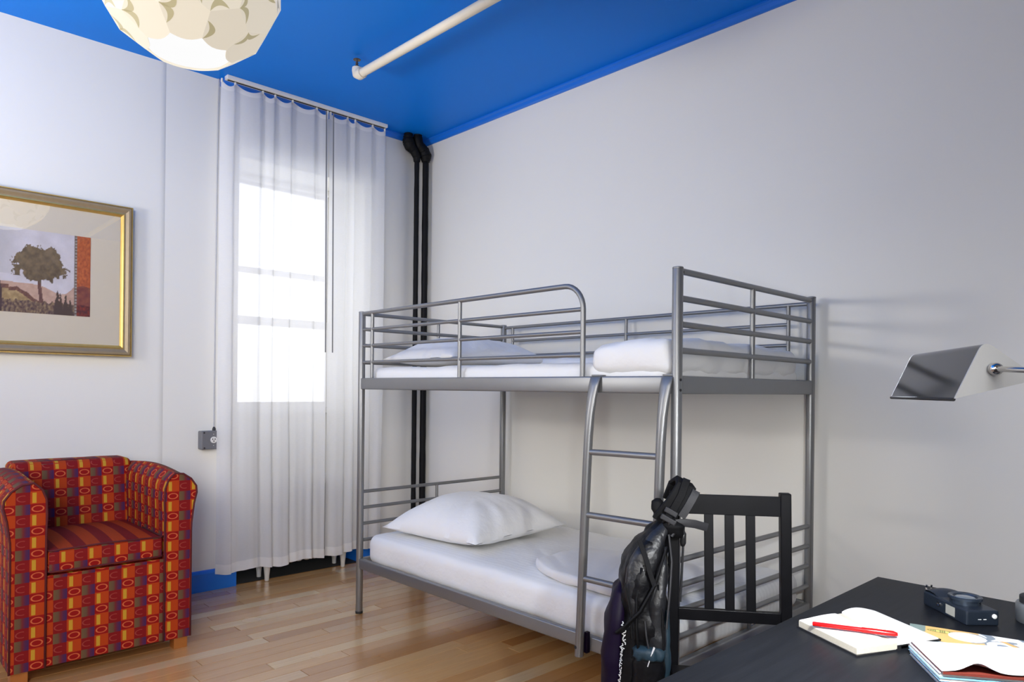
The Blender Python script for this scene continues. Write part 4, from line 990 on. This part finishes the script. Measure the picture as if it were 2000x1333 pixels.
# the magazine with a yellow cover behind the pile
hx_ = Vector((.962, .272, 0)).normalized(); hy_ = Vector((hx_.y, -hx_.x, 0)); HO = Vector((3.872, -1.545, 0))
r = thing('magazine', HO + hx_ * .14 + hy_ * .06 + Vector((0, 0, DZ)), 'yellow and white covered magazine with big ring shapes, behind the pile', 'magazine')
HW, HD = .285, .165
def cover_col(u, v):
    x, y = u * HW, v * HD          # metres on the cover; y towards the viewer
    c = (232, 188, 112)
    if x < .030 and y < .045: c = (126, 146, 138)
    if ((x - .062) / .030) ** 2 + ((y - .026) / .011) ** 2 < 1: c = (146, 122, 46) if ((x - .062) / .026) ** 2 + ((y - .026) / .008) ** 2 > 1 else ((218, 214, 120) if int(x * 700) % 3 else (96, 92, 40))
    if x > .125 + .2 * y: c = (242, 240, 236) if noise.noise(Vector((x * 26, y * 26, 5))) > -.1 else (128, 140, 152)
    for cx_, cy_, ro, ri in ((.105, .040, .034, .0), (.165, .064, .028, .011), (.232, .080, .030, .014), (.215, .030, .022, .008)):
        q = math.hypot((x - cx_), (y - cy_) * 1.1)
        if q < ro * 1.12 and q > ro and ro > .025 and x > .11: c = (120, 134, 148)
        if q < ro: c = (248, 246, 240)
        if q < ri: c = (120, 134, 148)
    if abs((x - .19) - (y - .06) * .8) < .006 and .03 < y < .1: c = (236, 176, 92)
    return c
hz = lambda u, v: DZ + .0062 + .004 * math.sin(u * 2.2) * v
hp = [HO, HO + hx_ * HW, HO + hx_ * HW + hy_ * HD, HO + hy_ * HD]
obj('pages', quad_block([HO + hx_ * .001 + hy_ * .001, HO + hx_ * (HW - .001) + hy_ * .001, HO + hx_ * (HW - .001) + hy_ * .10, HO + hx_ * .05 + hy_ * .10], DZ + .0003, lambda u, v: DZ + .0055, 4, 4, ''), plain('blue_page_edges', (.2, .35, .5), .5, var=.6, scale=200), r)
bm = bmesh.new(); colgrid(bm, 150, 80, lambda u, v: hp[0].lerp(hp[1], u) + hy_ * (.098 * v) + Vector((0, 0, DZ + .0062)), lambda u, v: cover_col(u, v * .098 / HD)); obj('cover', bm, 'cover_print', r)
# compact camera lying on its back
kA, kB, kC = Vector((3.839, -1.343, 0)), Vector((3.958, -1.452, 0)), Vector((3.998, -1.385, 0))
kx = (kB - kA).normalized(); ky = Vector((-kx.y, kx.x, 0)); KL = .160; KW = .074; KH = .034
KX = Matrix(((kx.x, ky.x, 0, kA.x), (kx.y, ky.y, 0, kA.y), (0, 0, 1, DZ), (0, 0, 0, 1)))
cm = thing('compact_camera', kA + kx * .08 + ky * .035 + Vector((0, 0, DZ)), 'black compact camera lying on its back with lens up, on the desk', 'camera')
obj('body', B(0, KL, 0, KW, 0, KH, .004, 3, KX), 'cam_body', cm)
rows_g = [(.000, .002), (.004, .010), (.020, .013), (.036, .011), (.052, .003), (.058, 0)]
bm = bmesh.new(); N = 8; R = []
for x, h in rows_g: R.append([bm.verts.new(KX @ Vector((x + .002, .003 + (KW - .006) * j / N, KH - .002 + h * math.sin(PI * (j + .8) / (N + 1.6)) ** .5))) for j in range(N + 1)])
for a, b in zip(R, R[1:]):
    for j in range(N): bm.faces.new((a[j], a[j + 1], b[j + 1], b[j]))
obj('grip', bm, 'cam_body', cm, True)
lc = KX @ Vector((.098, .038, KH))
ln = obj('lens_ring', LT(lc, [(.031, 0), (.031, .009), (.0345, .0095), (.0345, .015), (.0325, .0165), (.025, .015), (.023, .012)], 40), 'cam_metal', cm, 30)
obj('lens_glass', LT(lc + Vector((0, 0, .011)), [(.023, 0), (.023, .0012), (.017, .003), (.008, .004)], 28), plain('lens_glass', (.10, .13, .16), .06, 0, coat=1.0, coat_r=.02), ln, True)
obj('tripod_socket', LT(KX @ Vector((.062, -.0002, .019)), [(.006, 0), (.006, .002), (.003, .002), (.003, .0005)], 16, -ky), 'chrome', cm)
obj('label_plate', B(.088, .120, -.0008, .0004, .007, .028, 0, 1, KX), plain('grey_label_plate', (.42, .41, .36), .4, .2), cm)
for x, y in ((-.003, .010), (-.003, .022)): obj('strap_lug', T([KX @ Vector((0, y, KH - .004)), KX @ Vector((-.004, y, KH + .006)), KX @ Vector((-.002, y, KH + .013))], .0022, 8), 'chrome', cm)
obj('strap_lug', LT(KX @ Vector((KL, KW - .012, KH - .012)), [(.005, 0), (.005, .003), (.002, .004)], 12, kx), 'socket', cm)
for y in (.026, .038): obj('printed_mark', B(KL, KL + .0004, y, y + .007, .014, .0155, 0, 1, KX), 'print_white', cm)
# grey cylinder at the right edge of the desk
gc = thing('canister', (4.063, -1.300, DZ), 'grey metal canister with black cap, cut off by the right edge of the view', 'canister')
obj('canister_body', LT((4.063, -1.300, DZ), [(.043, 0), (.045, .003), (.045, .040), (.043, .043)], 32), 'grey_can', gc, 40)
obj('cap', LT((4.063, -1.300, DZ + .043), [(.038, 0), (.038, .014), (.035, .016)], 32), 'rubber', gc, 40)
for o in bpy.data.objects:
    if '_root' in o: del o['_root']
